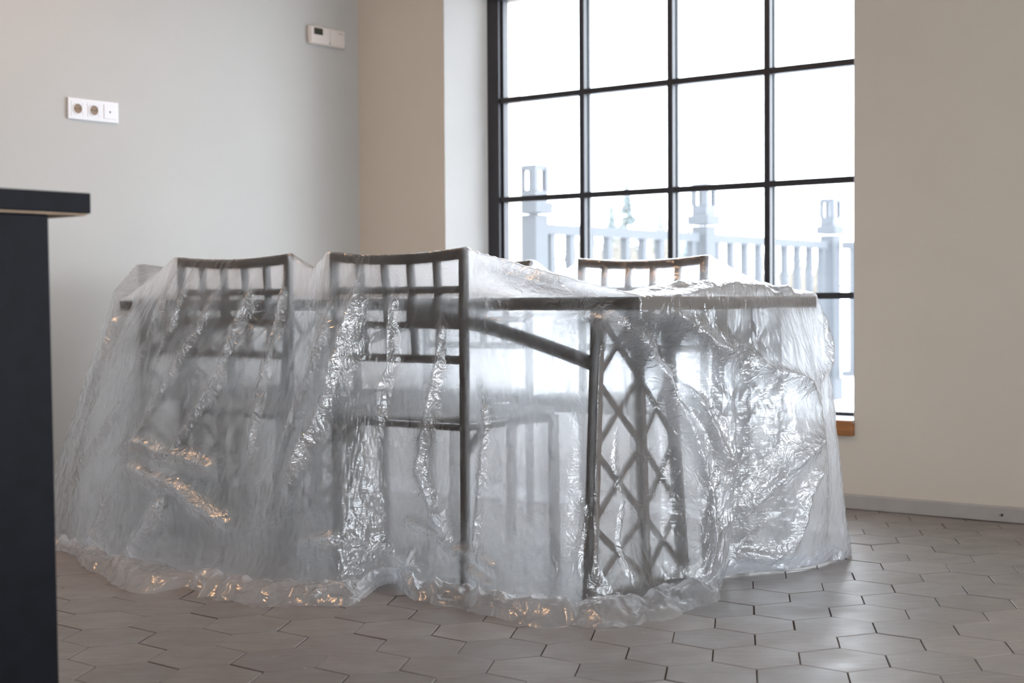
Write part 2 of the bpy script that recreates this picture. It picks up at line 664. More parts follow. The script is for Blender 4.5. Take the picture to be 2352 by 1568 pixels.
for za in (0.3, 1.28, 2.26):
    mb.quad_box([ST(S_R - 0.16, -2.3, za), ST(S_R - 0.2, -2.3, za), ST(S_R - 0.2, 1.2, za), ST(S_R - 0.16, 1.2, za),
                 ST(S_R - 0.16, -2.3, za + 0.04), ST(S_R - 0.2, -2.3, za + 0.04), ST(S_R - 0.2, 1.2, za + 0.04), ST(S_R - 0.16, 1.2, za + 0.04)])
struct(mb.build('added_side_frame', M['frame']))  # bars across the added side opening
mb = MB()
xl, xr = -9.5, 6.5
for (xa, xb, za, zb) in ((xl, -1.2, 0, CEIL), (3.0, xr, 0, CEIL), (-1.2, 3.0, 0, 0.5), (-1.2, 3.0, 2.5, CEIL)):
    mb.box(((xa + xb) / 2, REAR_Y - 0.15, (za + zb) / 2), (xb - xa, 0.3, zb - za))
struct(mb.build('wall_rear', M['wall']))
mb = MB()
mb.box((-1.5, 2.0, CEIL + 0.1), (18, 15, 0.2))
cl = mb.build('ceiling', M['ceiling'])
# keep the ceiling to the room only
struct(cl)
bmx = bmesh.new()
bmx.from_mesh(cl.data)
bmesh.ops.bisect_plane(bmx, geom=bmx.verts[:] + bmx.edges[:] + bmx.faces[:],
                       plane_co=ST(0, WT + TH, 0), plane_no=(UR.x, UR.y, 0), clear_outer=True)
bmx.to_mesh(cl.data)
bmx.free()

# floor: a grout bed with hexagonal tiles as its parts
mb = MB()
mb.box((-1.5, 2.0, -0.104), (18, 15, 0.2))
floor = struct(mb.build('floor', M['grout']))
bmx = bmesh.new()
bmx.from_mesh(floor.data)
bmesh.ops.bisect_plane(bmx, geom=bmx.verts[:] + bmx.edges[:] + bmx.faces[:],
                       plane_co=ST(0, WT + TH, 0), plane_no=(UR.x, UR.y, 0), clear_outer=True)
bmx.to_mesh(floor.data)
bmx.free()
A_T = 0.75 / 4.16589             # tile pitch
YAW, OX, OY = -0.156269, 2.87215, 20.36538


def tile_centre(u, v):
    X, Y = u, -v * math.sqrt(3) / 2
    c, s = math.cos(YAW), math.sin(YAW)
    return Vector(((c * X - s * Y + OX) * A_T, (s * X + c * Y + OY) * A_T))


def hexagon(mb, c, jx=0.0, jy=0.0, jz=0.0, tx=0.0, ty=0.0):
    g = 0.0013
    R = (A_T / 2 - g) / math.cos(PI / 6)
    bev = 0.0011
    base = len(mb.v)
    for (r, z) in ((R, -0.006), (R, -bev), (R - bev, 0.0)):
        for k_ in range(6):
            a = YAW + PI / 6 + k_ * PI / 3
            x, y = math.cos(a) * r, math.sin(a) * r
            mb.v.append((c[0] + x + jx, c[1] + y + jy, z + jz + x * tx + y * ty))
    for l in range(2):
        for k_ in range(6):
            k2 = (k_ + 1) % 6
            mb.f.append([base + l * 6 + k_, base + l * 6 + k2, base + l * 6 + 6 + k2, base + l * 6 + 6 + k_])
    mb.f.append([base + 12 + k_ for k_ in range(6)])


proto_mb = MB()
hexagon(proto_mb, (0, 0))
proto = proto_mb.build('tile', M['tile'], floor)
tile_mesh = proto.data
cands = []
far_mb = MB()
rng = random.Random(3)
for v in range(-22, 62):
    for uu in range(-60, 70):
        u = uu + (0.5 if v % 2 == 0 else 0.0)
        c = tile_centre(u, v)
        rel = Vector((c.x, c.y)) - C0
        s_, t_ = rel.dot(UL), rel.dot(UR)
        if t_ > WT + 0.12 or s_ < S_R - 0.1:
            continue
        cl_ = Vector((c.x, c.y)) - Vector((corner.x, corner.y))
        if cl_.dot(nl) > 0.12 or c.y < REAR_Y:
            continue
        if abs(c.x) > 0.352 * c.y * 1.02 + 0.12 or c.y < 2.6:
            in_view = False
        else:
            in_view = True
        jit = (rng.gauss(0, 0.0004), rng.gauss(0, 0.0004), rng.gauss(0, 0.0003), rng.gauss(0, 0.0022), rng.gauss(0, 0.0022))
        cands.append((in_view, math.hypot(c.x, c.y), c, jit))
view = sorted([c for c in cands if c[0]], key=lambda c: c[1])
single, rest = view[:298], view[298:] + [c for c in cands if not c[0]]
for i, (_, _, c, j) in enumerate(single):
    o = proto if i == 0 else proto.copy()
    if i:
        COL.objects.link(o)
        o.parent = floor
    o.location = (c.x + j[0], c.y + j[1], j[2])
    o.rotation_euler = (j[3], j[4], 0)
for (_, _, c, j) in rest:
    hexagon(far_mb, c, j[0], j[1], j[2], j[3], j[4])
ft = far_mb.build('tile_field', M['tile'], floor)
ft['kind'] = 'stuff'

# baseboards
mb = MB()


def board(mb, a, b, nrm, h=0.054, d=0.016):
    a, b, nrm = Vector(a), Vector(b), Vector(nrm)
    prof = ((0, 0.0025), (d, 0.0025), (d, h - 0.006), (d - 0.005, h), (0, h))
    base = len(mb.v)
    for p in (a, b):
        for (x, z) in prof:
            q = p + nrm * x
            mb.v.append((q.x, q.y, z))
    n_ = len(prof)
    for k_ in range(n_):
        k2 = (k_ + 1) % n_
        mb.f.append([base + k_, base + k2, base + n_ + k2, base + n_ + k_])
    mb.f.append([base + k_ for k_ in range(n_)])
    mb.f.append([base + n_ + k_ for k_ in range(n_)])


a, b = ST(S_R, WT), ST(S_L, WT)
board(mb, (a.x, a.y), (b.x, b.y), (-UR.x, -UR.y))
bb = struct(mb.build('baseboard_window', M['base']))
hk = MB()
q = ST(-0.252, WT - 0.0165, 0.027)
hk.tube([q, q + Vector((-UR.x, -UR.y, 0)) * 0.006, q + Vector((-UR.x * 0.012, -UR.y * 0.012, -0.004)),
         q + Vector((-UR.x * 0.014, -UR.y * 0.014, 0.004))], [0.002] * 4, 6)
hk.build('wire_hook', M['dark'], bb)
mb = MB()
a2 = Vector((corner.x, corner.y)) - VR * 11
board(mb, (corner.x, corner.y), a2, (-nl.x, -nl.y))
struct(mb.build('baseboard_left', M['base']))

# ------------------------------------------------------------------ window
# an Empty cannot carry the glass, so the outer frame is the window's own mesh
win_t = WT + GL + 0.02
FT = 0.045
mb = MB()


def sbar(mb, s0, s1, z0, z1, t0, t1):
    mb.quad_box([ST(s0, t0, z0), ST(s1, t0, z0), ST(s1, t1, z0), ST(s0, t1, z0),
                 ST(s0, t0, z1), ST(s1, t0, z1), ST(s1, t1, z1), ST(s0, t1, z1)])

def make_window(name, WS0, with_glass=True):
    WS1 = WS0 + 1.785
    WZ0, WZ1 = 0.318, 2.082
    cols = [WS1 - 0.058, WS0 + 1.29, WS0 + 0.86, WS0 + 0.428, WS0 + 0.02]
    rows = [WZ0 + 0.008, 0.764, 1.194, 1.6265, WZ1 - 0.022]
    T0 = WT + GL - 0.012
    mb = MB()
    sbar(mb, WS1 - 0.06, WS1 + 0.002, WZ0 - 0.01, WZ1 + 0.02, T0, T0 + 0.07)
    sbar(mb, WS0 - 0.002, WS0 + 0.04, WZ0 - 0.01, WZ1 + 0.02, T0, T0 + 0.07)
    sbar(mb, WS0, WS1, WZ0 - 0.01, WZ0 + 0.012, T0, T0 + 0.07)
    sbar(mb, WS0, WS1, WZ1 - 0.02, WZ1 + 0.02, T0, T0 + 0.07)
    sbar(mb, WS1 - 0.072, WS1 - 0.06, WZ0, WZ1, T0 + 0.02, T0 + 0.055)
    win = struct(mb.build(name, M['frame'], bevel=0.0))
    for s_ in cols[1:4]:
        m2 = MB()
        sbar(m2, s_ - 0.0125, s_ + 0.0125, WZ0, WZ1 - 0.02, T0 + 0.005, T0 + 0.03)
        m2.build('mullion', M['frame'], win, bevel=0.002)
        m2 = MB()
        sbar(m2, s_ - 0.0085, s_ + 0.0085, WZ0, WZ1 - 0.02, T0 + 0.052, T0 + 0.066)
        m2.build('outer_bar', M['spacer'], win, bevel=0.001)
    for z_ in rows[1:4]:
        m2 = MB()
        sbar(m2, WS0 + 0.03, WS1 - 0.06, z_ - 0.012, z_ + 0.012, T0 + 0.006, T0 + 0.029)
        m2.build('transom', M['frame'], win, bevel=0.002)
        m2 = MB()
        sbar(m2, WS0 + 0.03, WS1 - 0.06, z_ - 0.0085, z_ + 0.0085, T0 + 0.053, T0 + 0.065)
        m2.build('outer_bar', M['spacer'], win, bevel=0.001)
    for i in range(4):
        for j in range(4):
            m2 = MB()
            sbar(m2, cols[i + 1] + 0.003, cols[i] - 0.003, rows[j] + 0.003, rows[j + 1] - 0.003, T0 + 0.038, T0 + 0.042)
            m2.build('pane', M['glass'], win)
    # sill: white top board with an oak front edge
    m2 = MB()
    sbar(m2, WS0 - 0.01, WS0 + 1.88, 0.3075, 0.3175, WT - 0.012, T0 + 0.002)
    m2.build('sill_top', M['sill_top'], win)
    m2 = MB()
    sbar(m2, WS0 - 0.013, WS0 + 1.886, 0.262, 0.308, WT - 0.02, WT + GL)
    sbar(m2, WS0 - 0.013, WS0 + 1.886, 0.262, 0.3165, WT - 0.022, WT - 0.012)
    m2.build('sill_front', M['sill'], win, bevel=0.002)
    return win


make_window('window_1', 0.30)

# ------------------------------------------------------------------ wall fittings
# local frame on the left wall: x along VR, y into the room, z up
NW = Vector((-nl.x, -nl.y, 0))
AW = math.atan2(VR.y, VR.x)


def on_wall(dist, z):
    p = Vector((corner.x, corner.y)) + VR * dist
    return Vector((p.x, p.y, z))


def wbox(mb, T, x0, x1, y0, y1, z0, z1):
    """box in the local frame of T: x along the wall, y out of the wall"""
    pts = []
    for z in (z0, z1):
        for x, y in ((x0, y0), (x1, y0), (x1, y1), (x0, y1)):
            pts.append(T @ Vector((x, y, z)))
    mb.quad_box(pts)


def ring(mb, T, cx, cz, r0, r1, y0, y1, n=20, close=False):
    b = len(mb.v)
    for (r, y) in ((r1, y0), (r1, y1), (r0, y1), (r0, y0)):
        for k_ in range(n):
            a = 2 * PI * k_ / n
            mb.v.append(tuple(T @ Vector((cx + math.cos(a) * r, y, cz + math.sin(a) * r))))
    for l in range(3):
        for k_ in range(n):
            k2 = (k_ + 1) % n
            mb.f.append([b + l * n + k_, b + l * n + k2, b + l * n + n + k2, b + l * n + n + k_])
    if close:
        mb.f.append([b + 3 * n + k_ for k_ in range(n)])


sk = thing('socket_panel', 'white triple socket plate on the left wall above the black counter', 'socket',
           on_wall(-1.398, 1.4885), AW)
T = sk.matrix_world @ Matrix.Scale(-1, 4, (0, 1, 0))
m2 = MB()
wbox(m2, T, -0.1115, 0.1115, 0, 0.009, -0.0405, 0.0405)
m2.build('face_plate', M['white_plastic'], sk, bevel=0.002)
for i, cx_ in enumerate((-0.071, 0.0, 0.071)):
    m2 = MB()
    if i < 2:
        # square insert with a round well
        wbox(m2, T, cx_ - 0.027, cx_ + 0.027, 0.0085, 0.0105, 0.0215, 0.027)
        wbox(m2, T, cx_ - 0.027, cx_ + 0.027, 0.0085, 0.0105, -0.027, -0.0215)
        wbox(m2, T, cx_ - 0.027, cx_ - 0.0215, 0.0085, 0.0105, -0.0215, 0.0215)
        wbox(m2, T, cx_ + 0.0215, cx_ + 0.027, 0.0085, 0.0105, -0.0215, 0.0215)
        ring(m2, T, cx_, 0, 0.0185, 0.0225, 0.0085, 0.012)
        ins = m2.build('socket_insert', M['white_plastic'], sk)
        m3 = MB()
        ring(m3, T, cx_, 0, 0.0001, 0.0186, 0.0088, 0.0094)
        m3.build('socket_well', M['brown_insert'], ins)
        m3 = MB()
        for q_ in (-0.0095, 0.0095):
            ring(m3, T, cx_ + q_, 0, 0.0002, 0.0026, 0.0094, 0.0099, 8)
        ring(m3, T, cx_, 0, 0.0002, 0.0018, 0.0094, 0.0108, 8)
        m3.build('contact_hole', M['dark'], ins)
    else:
        wbox(m2, T, cx_ - 0.027, cx_ + 0.027, 0.0085, 0.0115, -0.027, 0.027)
        ins = m2.build('blank_insert', M['white_plastic'], sk, bevel=0.001)
        m3 = MB()
        ring(m3, T, cx_, 0, 0.0002, 0.0036, 0.0114, 0.0122, 12)
        m3.build('cable_outlet', M['dark'], ins)

th = thing('thermostat', 'cream wall thermostat with a small dark display near the corner', 'thermostat',
           on_wall(-0.2045, 1.9255), AW)
T = th.matrix_world @ Matrix.Scale(-1, 4, (0, 1, 0))
m2 = MB()
wbox(m2, T, -0.106, 0.106, 0, 0.020, -0.039, 0.039)
m2.build('housing', M['cream_plastic'], th, bevel=0.004)
m2 = MB()
wbox(m2, T, -0.101, -0.012, 0.0195, 0.0245, -0.0365, 0.0365)
m2.build('control_face', M['cream_plastic'], th, bevel=0.002)
m2 = MB()
wbox(m2, T, -0.084, -0.032, 0.024, 0.0253, 0.002, 0.031)
m2.build('display', M['lcd'], th)
m2 = MB()
wbox(m2, T, 0.014, 0.0152, 0.0195, 0.0207, -0.03, 0.035)
m2.build('slide_groove', M['grey_print'], th)
m2 = MB()
ring(m2, T, 0.0125, -0.029, 0.0002, 0.0036, 0.0195, 0.0225, 10)
m2.build('knob', M['grey_print'], th)
m2 = MB()
for q_ in range(5):
    wbox(m2, T, 0.064 + q_ * 0.006, 0.068 + q_ * 0.006, 0.0199, 0.0203, 0.0205, 0.0245)
m2.build('printed_mark', M['grey_print'], th)
m2 = MB()
m2.tube([T @ Vector((-0.07, 0.01, 0.039)), T @ Vector((-0.062, 0.012, 0.0445)), T @ Vector((-0.035, 0.012, 0.0455)),
         T @ Vector((-0.02, 0.012, 0.0425)), T @ Vector((-0.013, 0.01, 0.038))], [0.0016] * 5, 6)
m2.build('wire_loop', M['cream_plastic'], th, smooth=True)

# ------------------------------------------------------------------ black counter in the foreground
cnr = Vector((-0.692, 2.40))
ct = thing('bar_counter', 'black counter with an overhanging top at the left edge, nearest to the camera', 'counter',
           (cnr.x, cnr.y, 0), AW)


def cbox(mb, x0, x1, y0, y1, z0, z1, x1b=None):
    T_ = ct.matrix_world
    x1b = x1 if x1b is None else x1b
    mb.quad_box([T_ @ Vector(p) for p in ((x0, y0, z0), (x1b, y0, z0), (x1b, y1, z0), (x0, y1, z0),
                                          (x0, y0, z1), (x1, y0, z1), (x1, y1, z1), (x0, y1, z1))])


m2 = MB()
cbox(m2, -1.5, 0, 0, 0.62, 0.8985, 0.932)
m2.build('countertop', M['black'], ct, bevel=0.0015)
m2 = MB()
cbox(m2, -1.49, -0.006, 0.004, 0.61, 0.895, 0.8987)
m2.build('underside', M['raw'], ct)
m2 = MB()
cbox(m2, -1.42, -0.0705, 0.012, 0.058, 0.0, 0.895, -0.0625)
m2.build('front_panel', M['black'], ct, bevel=0.003)
m2 = MB()
cbox(m2, -0.115, -0.075, 0.058, 0.57, 0.0, 0.895)
m2.build('side_panel', M['black'], ct, bevel=0.003)

# ------------------------------------------------------------------ dining table with lattice legs
TL, TW, TZ = 1.99, 0.97, 0.760
tb = thing('dining_table', 'long brown table with lattice legs, wrapped in the plastic sheet', 'table', ST(TL / 2, TW / 2), ANG)
m2 = MB()
sbar(m2, 0, TL, 0.726, TZ, 0, TW)
m2.build('tabletop', M['wood'], tb, bevel=0.002)


def lattice_leg(sb, mirror):
    """three posts joined by crossed bars, splayed a little towards the floor"""
    fx = (lambda t: TW - t) if mirror else (lambda t: t)
    tops = (0.012, 0.185, 0.335)
    feet = (-0.032, 0.225, 0.420)
    zt, zb = 0.726, 0.0
    sgn = 1 if sb < TL / 2 else -1

    def pt(i, z):
        f = 1 - (z - zb) / (zt - zb)
        t = tops[i] + (feet[i] - tops[i]) * f
        return ST(sb, fx(t), z)
    for i in range(3):
        m_ = MB()
        m_.bar(pt(i, zb), pt(i, zt), 0.030, 0.022, up=(UR.x, UR.y, 0))
        m_.build('leg_post', M['wood'], tb, bevel=0.0015)
    zs = [0.02, 0.19, 0.375, 0.55, 0.715]
    for i in range(2):
        for k_ in range(4):
            for (za, zc, off) in ((zs[k_], zs[k_ + 1], 0.004), (zs[k_ + 1], zs[k_], -0.004)):
                m_ = MB()
                a_, b_ = pt(i, za), pt(i + 1, zc)
                o_ = Vector((UL.x, UL.y, 0)) * off
                m_.bar(a_ + o_, b_ + o_, 0.008, 0.017, up=(0, 0, 1))
                m_.build('lattice_bar', M['wood'], tb, bevel=0.001)
    # curved brace from the outer post up to the long side
    m_ = MB()
    pts = []
    for k_ in range(9):
        f = k_ / 8
        s_ = sb + sgn * (0.012 + 0.62 * f)
        z_ = 0.590 + 0.122 * math.sin(f * PI / 2 * 0.98)
        pts.append(ST(s_, fx(0.02), z_))
    m_.sweep(pts, 0.018, 0.034, (UR.x, UR.y, 0))
    m_.build('side_brace', M['wood'], tb)
    # base rail
    m_ = MB()
    m_.bar(pt(0, 0.012), pt(2, 0.012), 0.024, 0.018, up=(0, 0, 1))
    m_.build('foot_rail', M['wood'], tb)
    return pt


for sb in (0.13, TL - 0.13):
    lattice_leg(sb, False)
    lattice_leg(sb, True)
    m_ = MB()
    pts = []
    for k_ in range(13):
        f = k_ / 12
        t = 0.35 + 0.27 * f
        z_ = 0.58 + 0.115 * math.sin(f * PI) ** 0.7
        pts.append(ST(sb, t, z_))
    m_.sweep(pts, 0.018, 0.036, (UL.x, UL.y, 0))
    m_.build('end_brace', M['wood'], tb)

# ------------------------------------------------------------------ chairs
CW = 0.487


def make_chair(label):
    t = thing('dining_chair', label, 'chair', (0, 0, 0), 0, 'brown chairs pushed up to the wrapped table')
    hw = CW / 2 - 0.011
    for sx in (-1, 1):
        m_ = MB()
        m_.bar((sx * hw, 0.0, 0.0), (sx * hw, 0.0, 0.889), 0.022, 0.020, up=(0, 1, 0))
        m_.build('back_post', M['wood'], t, bevel=0.0015)
        m_ = MB()
        m_.bar((sx * (hw - 0.004), 0.405, 0.0), (sx * (hw - 0.004), 0.40, 0.43), 0.024, 0.024, up=(0, 1, 0))
        m_.build('front_leg', M['wood'], t, bevel=0.0015)
        m_ = MB()
        m_.bar((sx * hw, 0.008, 0.355), (sx * hw, 0.085, 0.415), 0.018, 0.018)
        m_.build('corner_brace', M['wood'], t)

    def bow(x, z):
        f = (0.875 - z) / 0.28
        return 0.022 * f * (1 - abs(x / hw) ** 4)

    def rail(z, h, sag=0.0, name='back_rail'):
        m_ = MB()
        pts = []
        for k_ in range(13):
            x = -hw + 2 * hw * k_ / 12
            pts.append((x, bow(x, z), z - sag * (1 - (x / hw) ** 2)))
        # strip swept along x with its width across y
        b = len(m_.v)
        for p in pts:
            for y, zz in ((-0.008, -h / 2), (0.008, -h / 2), (0.008, h / 2), (-0.008, h / 2)):
                m_.v.append((p[0], p[1] + y, p[2] + zz))
        for i in range(len(pts) - 1):
            for k_ in range(4):
                k2 = (k_ + 1) % 4
                m_.f.append([b + i * 4 + k_, b + i * 4 + k2, b + i * 4 + 4 + k2, b + i * 4 + 4 + k_])
        m_.f.append([b, b + 1, b + 2, b + 3])
        e = b + (len(pts) - 1) * 4
        m_.f.append([e, e + 1, e + 2, e + 3])
        m_.build(name, M['wood'], t)
    rail(0.876, 0.027, 0.012, 'top_rail')
    rail(0.782, 0.019)
    rail(0.687, 0.019)
    rail(0.597, 0.022)
    for k_ in range(1, 5):
        x = -hw + 2 * hw * k_ / 5
        m_ = MB()
        zs = [0.865, 0.80, 0.74, 0.68, 0.60]
        b = len(m_.v)
        for z in zs:
            y = bow(x, z)
            for dx, dy in ((-0.0095, -0.007), (0.0095, -0.007), (0.0095, 0.007), (-0.0095, 0.007)):
                m_.v.append((x + dx, y + dy, z))
        for i in range(len(zs) - 1):
            for q in range(4):
                q2 = (q + 1) % 4
                m_.f.append([b + i * 4 + q, b + i * 4 + q2, b + i * 4 + 4 + q2, b + i * 4 + 4 + q])
        m_.build('back_bar', M['wood'], t)
    m_ = MB()
    for (a_, b_) in (((-hw, 0, 0.42), (hw, 0, 0.42)), ((-hw, 0.40, 0.42), (hw, 0.40, 0.42)),
                     ((-hw, 0, 0.42), (-hw, 0.40, 0.42)), ((hw, 0, 0.42), (hw, 0.40, 0.42))):
        m_.bar(a_, b_, 0.016, 0.015)
    m_.build('seat_frame', M['wood'], t)
    m_ = MB()
    m_.box((0, 0.212, 0.441), (CW - 0.03, 0.415, 0.022))
    m_.build('seat', M['seat'], t, bevel=0.007, smooth=True)
    return t


chair = make_chair('left chair of the two with lattice backs towards the camera')
RZ_N = math.atan2(UR.y, UR.x) - PI / 2
NEAR_T, FAR_T = -0.052, 1.02


def cmat(s, t, rz):
    return Matrix.Translation(ST(s, t, 0.0)) @ Matrix.Rotation(rz, 4, 'Z')


chairs = [
    (0.738, NEAR_T, RZ_N, 'lattice-backed chair nearest the table corner, its long back post crisp against the film'),
    (0.638, FAR_T, RZ_N + PI, 'chair across the table whose back rises in front of the window'),
    (1.325, FAR_T, RZ_N + PI, 'chair across the table mostly hidden behind the tented film'),
]
for s_, t_, rz, lab in chairs:
    copy_thing(chair, cmat(s_, t_, rz), lab)
copy_thing(chair, Matrix.Translation(ST(2.31, 0.58)) @ Matrix.Rotation(math.atan2(-UL.y, -UL.x) - PI / 2, 4, 'Z'),
           'chair at the far left end of the table, its corner tenting the film')
chair.matrix_world = cmat(1.386, NEAR_T, RZ_N)

# ------------------------------------------------------------------ the terrace outside
mb = MB()
mb.quad_box([(-25, 5.9, -0.35), (60, 5.9, -0.35), (60, 120, -0.35), (-25, 120, -0.35),
             (-25, 5.9, -0.06), (60, 5.9, -0.06), (60, 120, -0.06), (-25, 120, -0.06)])
g = mb.build('snowy_ground', M['snow'])
g['kind'] = 'structure'
bmx = bmesh.new()
bmx.from_mesh(g.data)
bmesh.ops.bisect_plane(bmx, geom=bmx.verts[:] + bmx.edges[:] + bmx.faces[:],
                       plane_co=ST(0, WT + TH, 0), plane_no=(-UR.x, -UR.y, 0), clear_outer=True)
bmx.to_mesh(g.data)
bmx.free()

P1, P2, P3 = Vector((0.135, 8.72)), Vector((1.345, 10.18)), Vector((2.567, 11.72))
RA = math.atan2((P2 - P1).y, (P2 - P1).x)


def bol(P, label):
    t = thing('terrace_post', label, 'post', (P.x, P.y, -0.06), RA, 'lantern-topped posts of the terrace railing')
    m_ = MB()
    m_.box((P.x, P.y, 0.60), (0.125, 0.125, 1.33), RA)
    m_.box((P.x, P.y, 0.03), (0.155, 0.155, 0.18), RA)
    m_.build('shaft', M['rail'], t, bevel=0.004)
    m_ = MB()
    m_.box((P.x, P.y, 1.307), (0.168, 0.168, 0.066), RA)
    m_.build('cap', M['rail'], t, bevel=0.004)
    m_ = MB()
    m_.box((P.x, P.y, 1.375), (0.118, 0.118, 0.075), RA)
    m_.build('lantern_base', M['lantern'], t)
    m_ = MB()
    for a_, b_ in ((-1, -1), (1, -1), (1, 1), (-1, 1)):
        off = Matrix.Rotation(RA, 2) @ Vector((a_ * 0.05, b_ * 0.05))
        m_.box((P.x + off.x, P.y + off.y, 1.475), (0.032, 0.032, 0.135), RA)
    m_.box((P.x, P.y, 1.545), (0.12, 0.12, 0.032), RA)
    m_.build('lantern_cage', M['lantern'], t)
    return t


bol(P1, 'grey post with lantern outside the first column of panes')
bol(P2, 'grey post with lantern outside the third column of panes')
bol(P3, 'grey post with lantern outside the last column of panes, furthest away')


def railing(Pa, Pb, n, label):
    t = thing('terrace_railing', label, 'railing', (Pa.x, Pa.y, -0.06), 0)
    dv = (Pb - Pa).normalized()
    ang = math.atan2(dv.y, dv.x)
    for (z, h, nm) in ((1.185, 0.06, 'top_rail'), (0.15, 0.05, 'lower_rail')):
        m_ = MB()
        a_, b_ = Pa + dv * 0.10, Pb - dv * 0.10
        m_.bar((a_.x, a_.y, z), (b_.x, b_.y, z), 0.06, h)
        m_.build(nm, M['rail'], t)
    L_ = (Pb - Pa).length
    for i in range(n):
        q = Pa + dv * (L_ * (i + 0.8) / (n + 0.6))
        m_ = MB()
        m_.box((q.x, q.y, 0.67), (0.045, 0.045, 1.0), ang)
        m_.build('baluster', M['rail'], t)
    return t


railing(P1, P2, 9, 'grey railing between the first and second lantern posts')
railing(P2, P3, 9, 'grey railing between the second and third lantern posts')
railing(P3, P3 + Vector((2.2, 0.2)), 9, 'grey railing running off right past the last lantern post')
for (P_, nm) in ((P3 + Vector((2.2, 0.2)), 0),):
    bol(P_, 'grey lantern post beyond the right edge of the window')


def conifer(x, y, h, r, label, seed):
    rr_ = random.Random(seed)
    t = thing('conifer', label, 'tree', (x, y, -0.06), 0, 'evergreens far beyond the railing')
    m_ = MB()
    m_.tube([(x, y, -0.06), (x, y, h)], [0.09, 0.01], 6)
    m_.build('trunk', M['twig'], t)
    m_ = MB()
    n_ = 260
    for i in range(n_):
        f = (i / n_) ** 0.8
        z = 0.4 + (h - 0.4) * f
        rad = r * (1 - f) ** 0.9 * rr_.uniform(0.55, 1.1) + 0.03
        a_ = rr_.uniform(0, 2 * PI)
        tip = Vector((x + math.cos(a_) * rad, y + math.sin(a_) * rad, z - rad * 0.35))
        m_.tube([(x, y, z), (Vector((x, y, z)) + tip) / 2 + Vector((0, 0, 0.03)), tip], [0.03, 0.055, 0.008], 4)
    m_.build('branches', M['leaf'], t)


def bush(x, y, h, r, label, seed):
    rr_ = random.Random(seed)
    t = thing('bare_shrub', label, 'shrub', (x, y, -0.06), 0, 'pale leafless shrubs far beyond the railing')
    m_ = MB()
    for i in range(150):
        a_ = rr_.uniform(0, 2 * PI)
        q = rr_.uniform(0.1, 1) ** 0.6
        hh = h * rr_.uniform(0.55, 1) * (1 - 0.35 * q)
        b_ = Vector((x + math.cos(a_) * r * 0.3 * q, y + math.sin(a_) * r * 0.3 * q, -0.06))
        e_ = Vector((x + math.cos(a_) * r * q, y + math.sin(a_) * r * q, hh))
        md = (b_ + e_) / 2 + Vector((rr_.uniform(-.1, .1), rr_.uniform(-.1, .1), 0.15))
        m_.tube([b_, md, e_], [0.03, 0.022, 0.006], 3)
    m_.build('twigs', M['twig'], t)


conifer(3.34, 42, 4.25, 0.95, 'tallest pale evergreen seen through the second column of panes', 1)
conifer(2.75, 40, 3.5, 0.75, 'shorter evergreen just left of the tallest one', 2)
conifer(3.95, 38.5, 3.1, 0.9, 'drooping evergreen just right of the tallest one', 3)
conifer(3.46, 28.5, 2.1, 0.4, 'small evergreen beside the second lantern post', 4)
rs = random.Random(11)
for i in range(12):
    x = 0.9 + i * 0.85 + rs.uniform(-.2, .2)
    hgt = 3.2 if 1 <= i <= 3 else rs.uniform(1.9, 2.4)
    bush(x, 31.5 + (i % 3) * 2.4, hgt, rs.uniform(0.85, 1.05),
         ('pale leafless shrub in the row beyond the terrace railing, tallest clump below the evergreens'
          if 1 <= i <= 3 else 'low pale leafless shrub in the row beyond the terrace railing'), 20 + i)
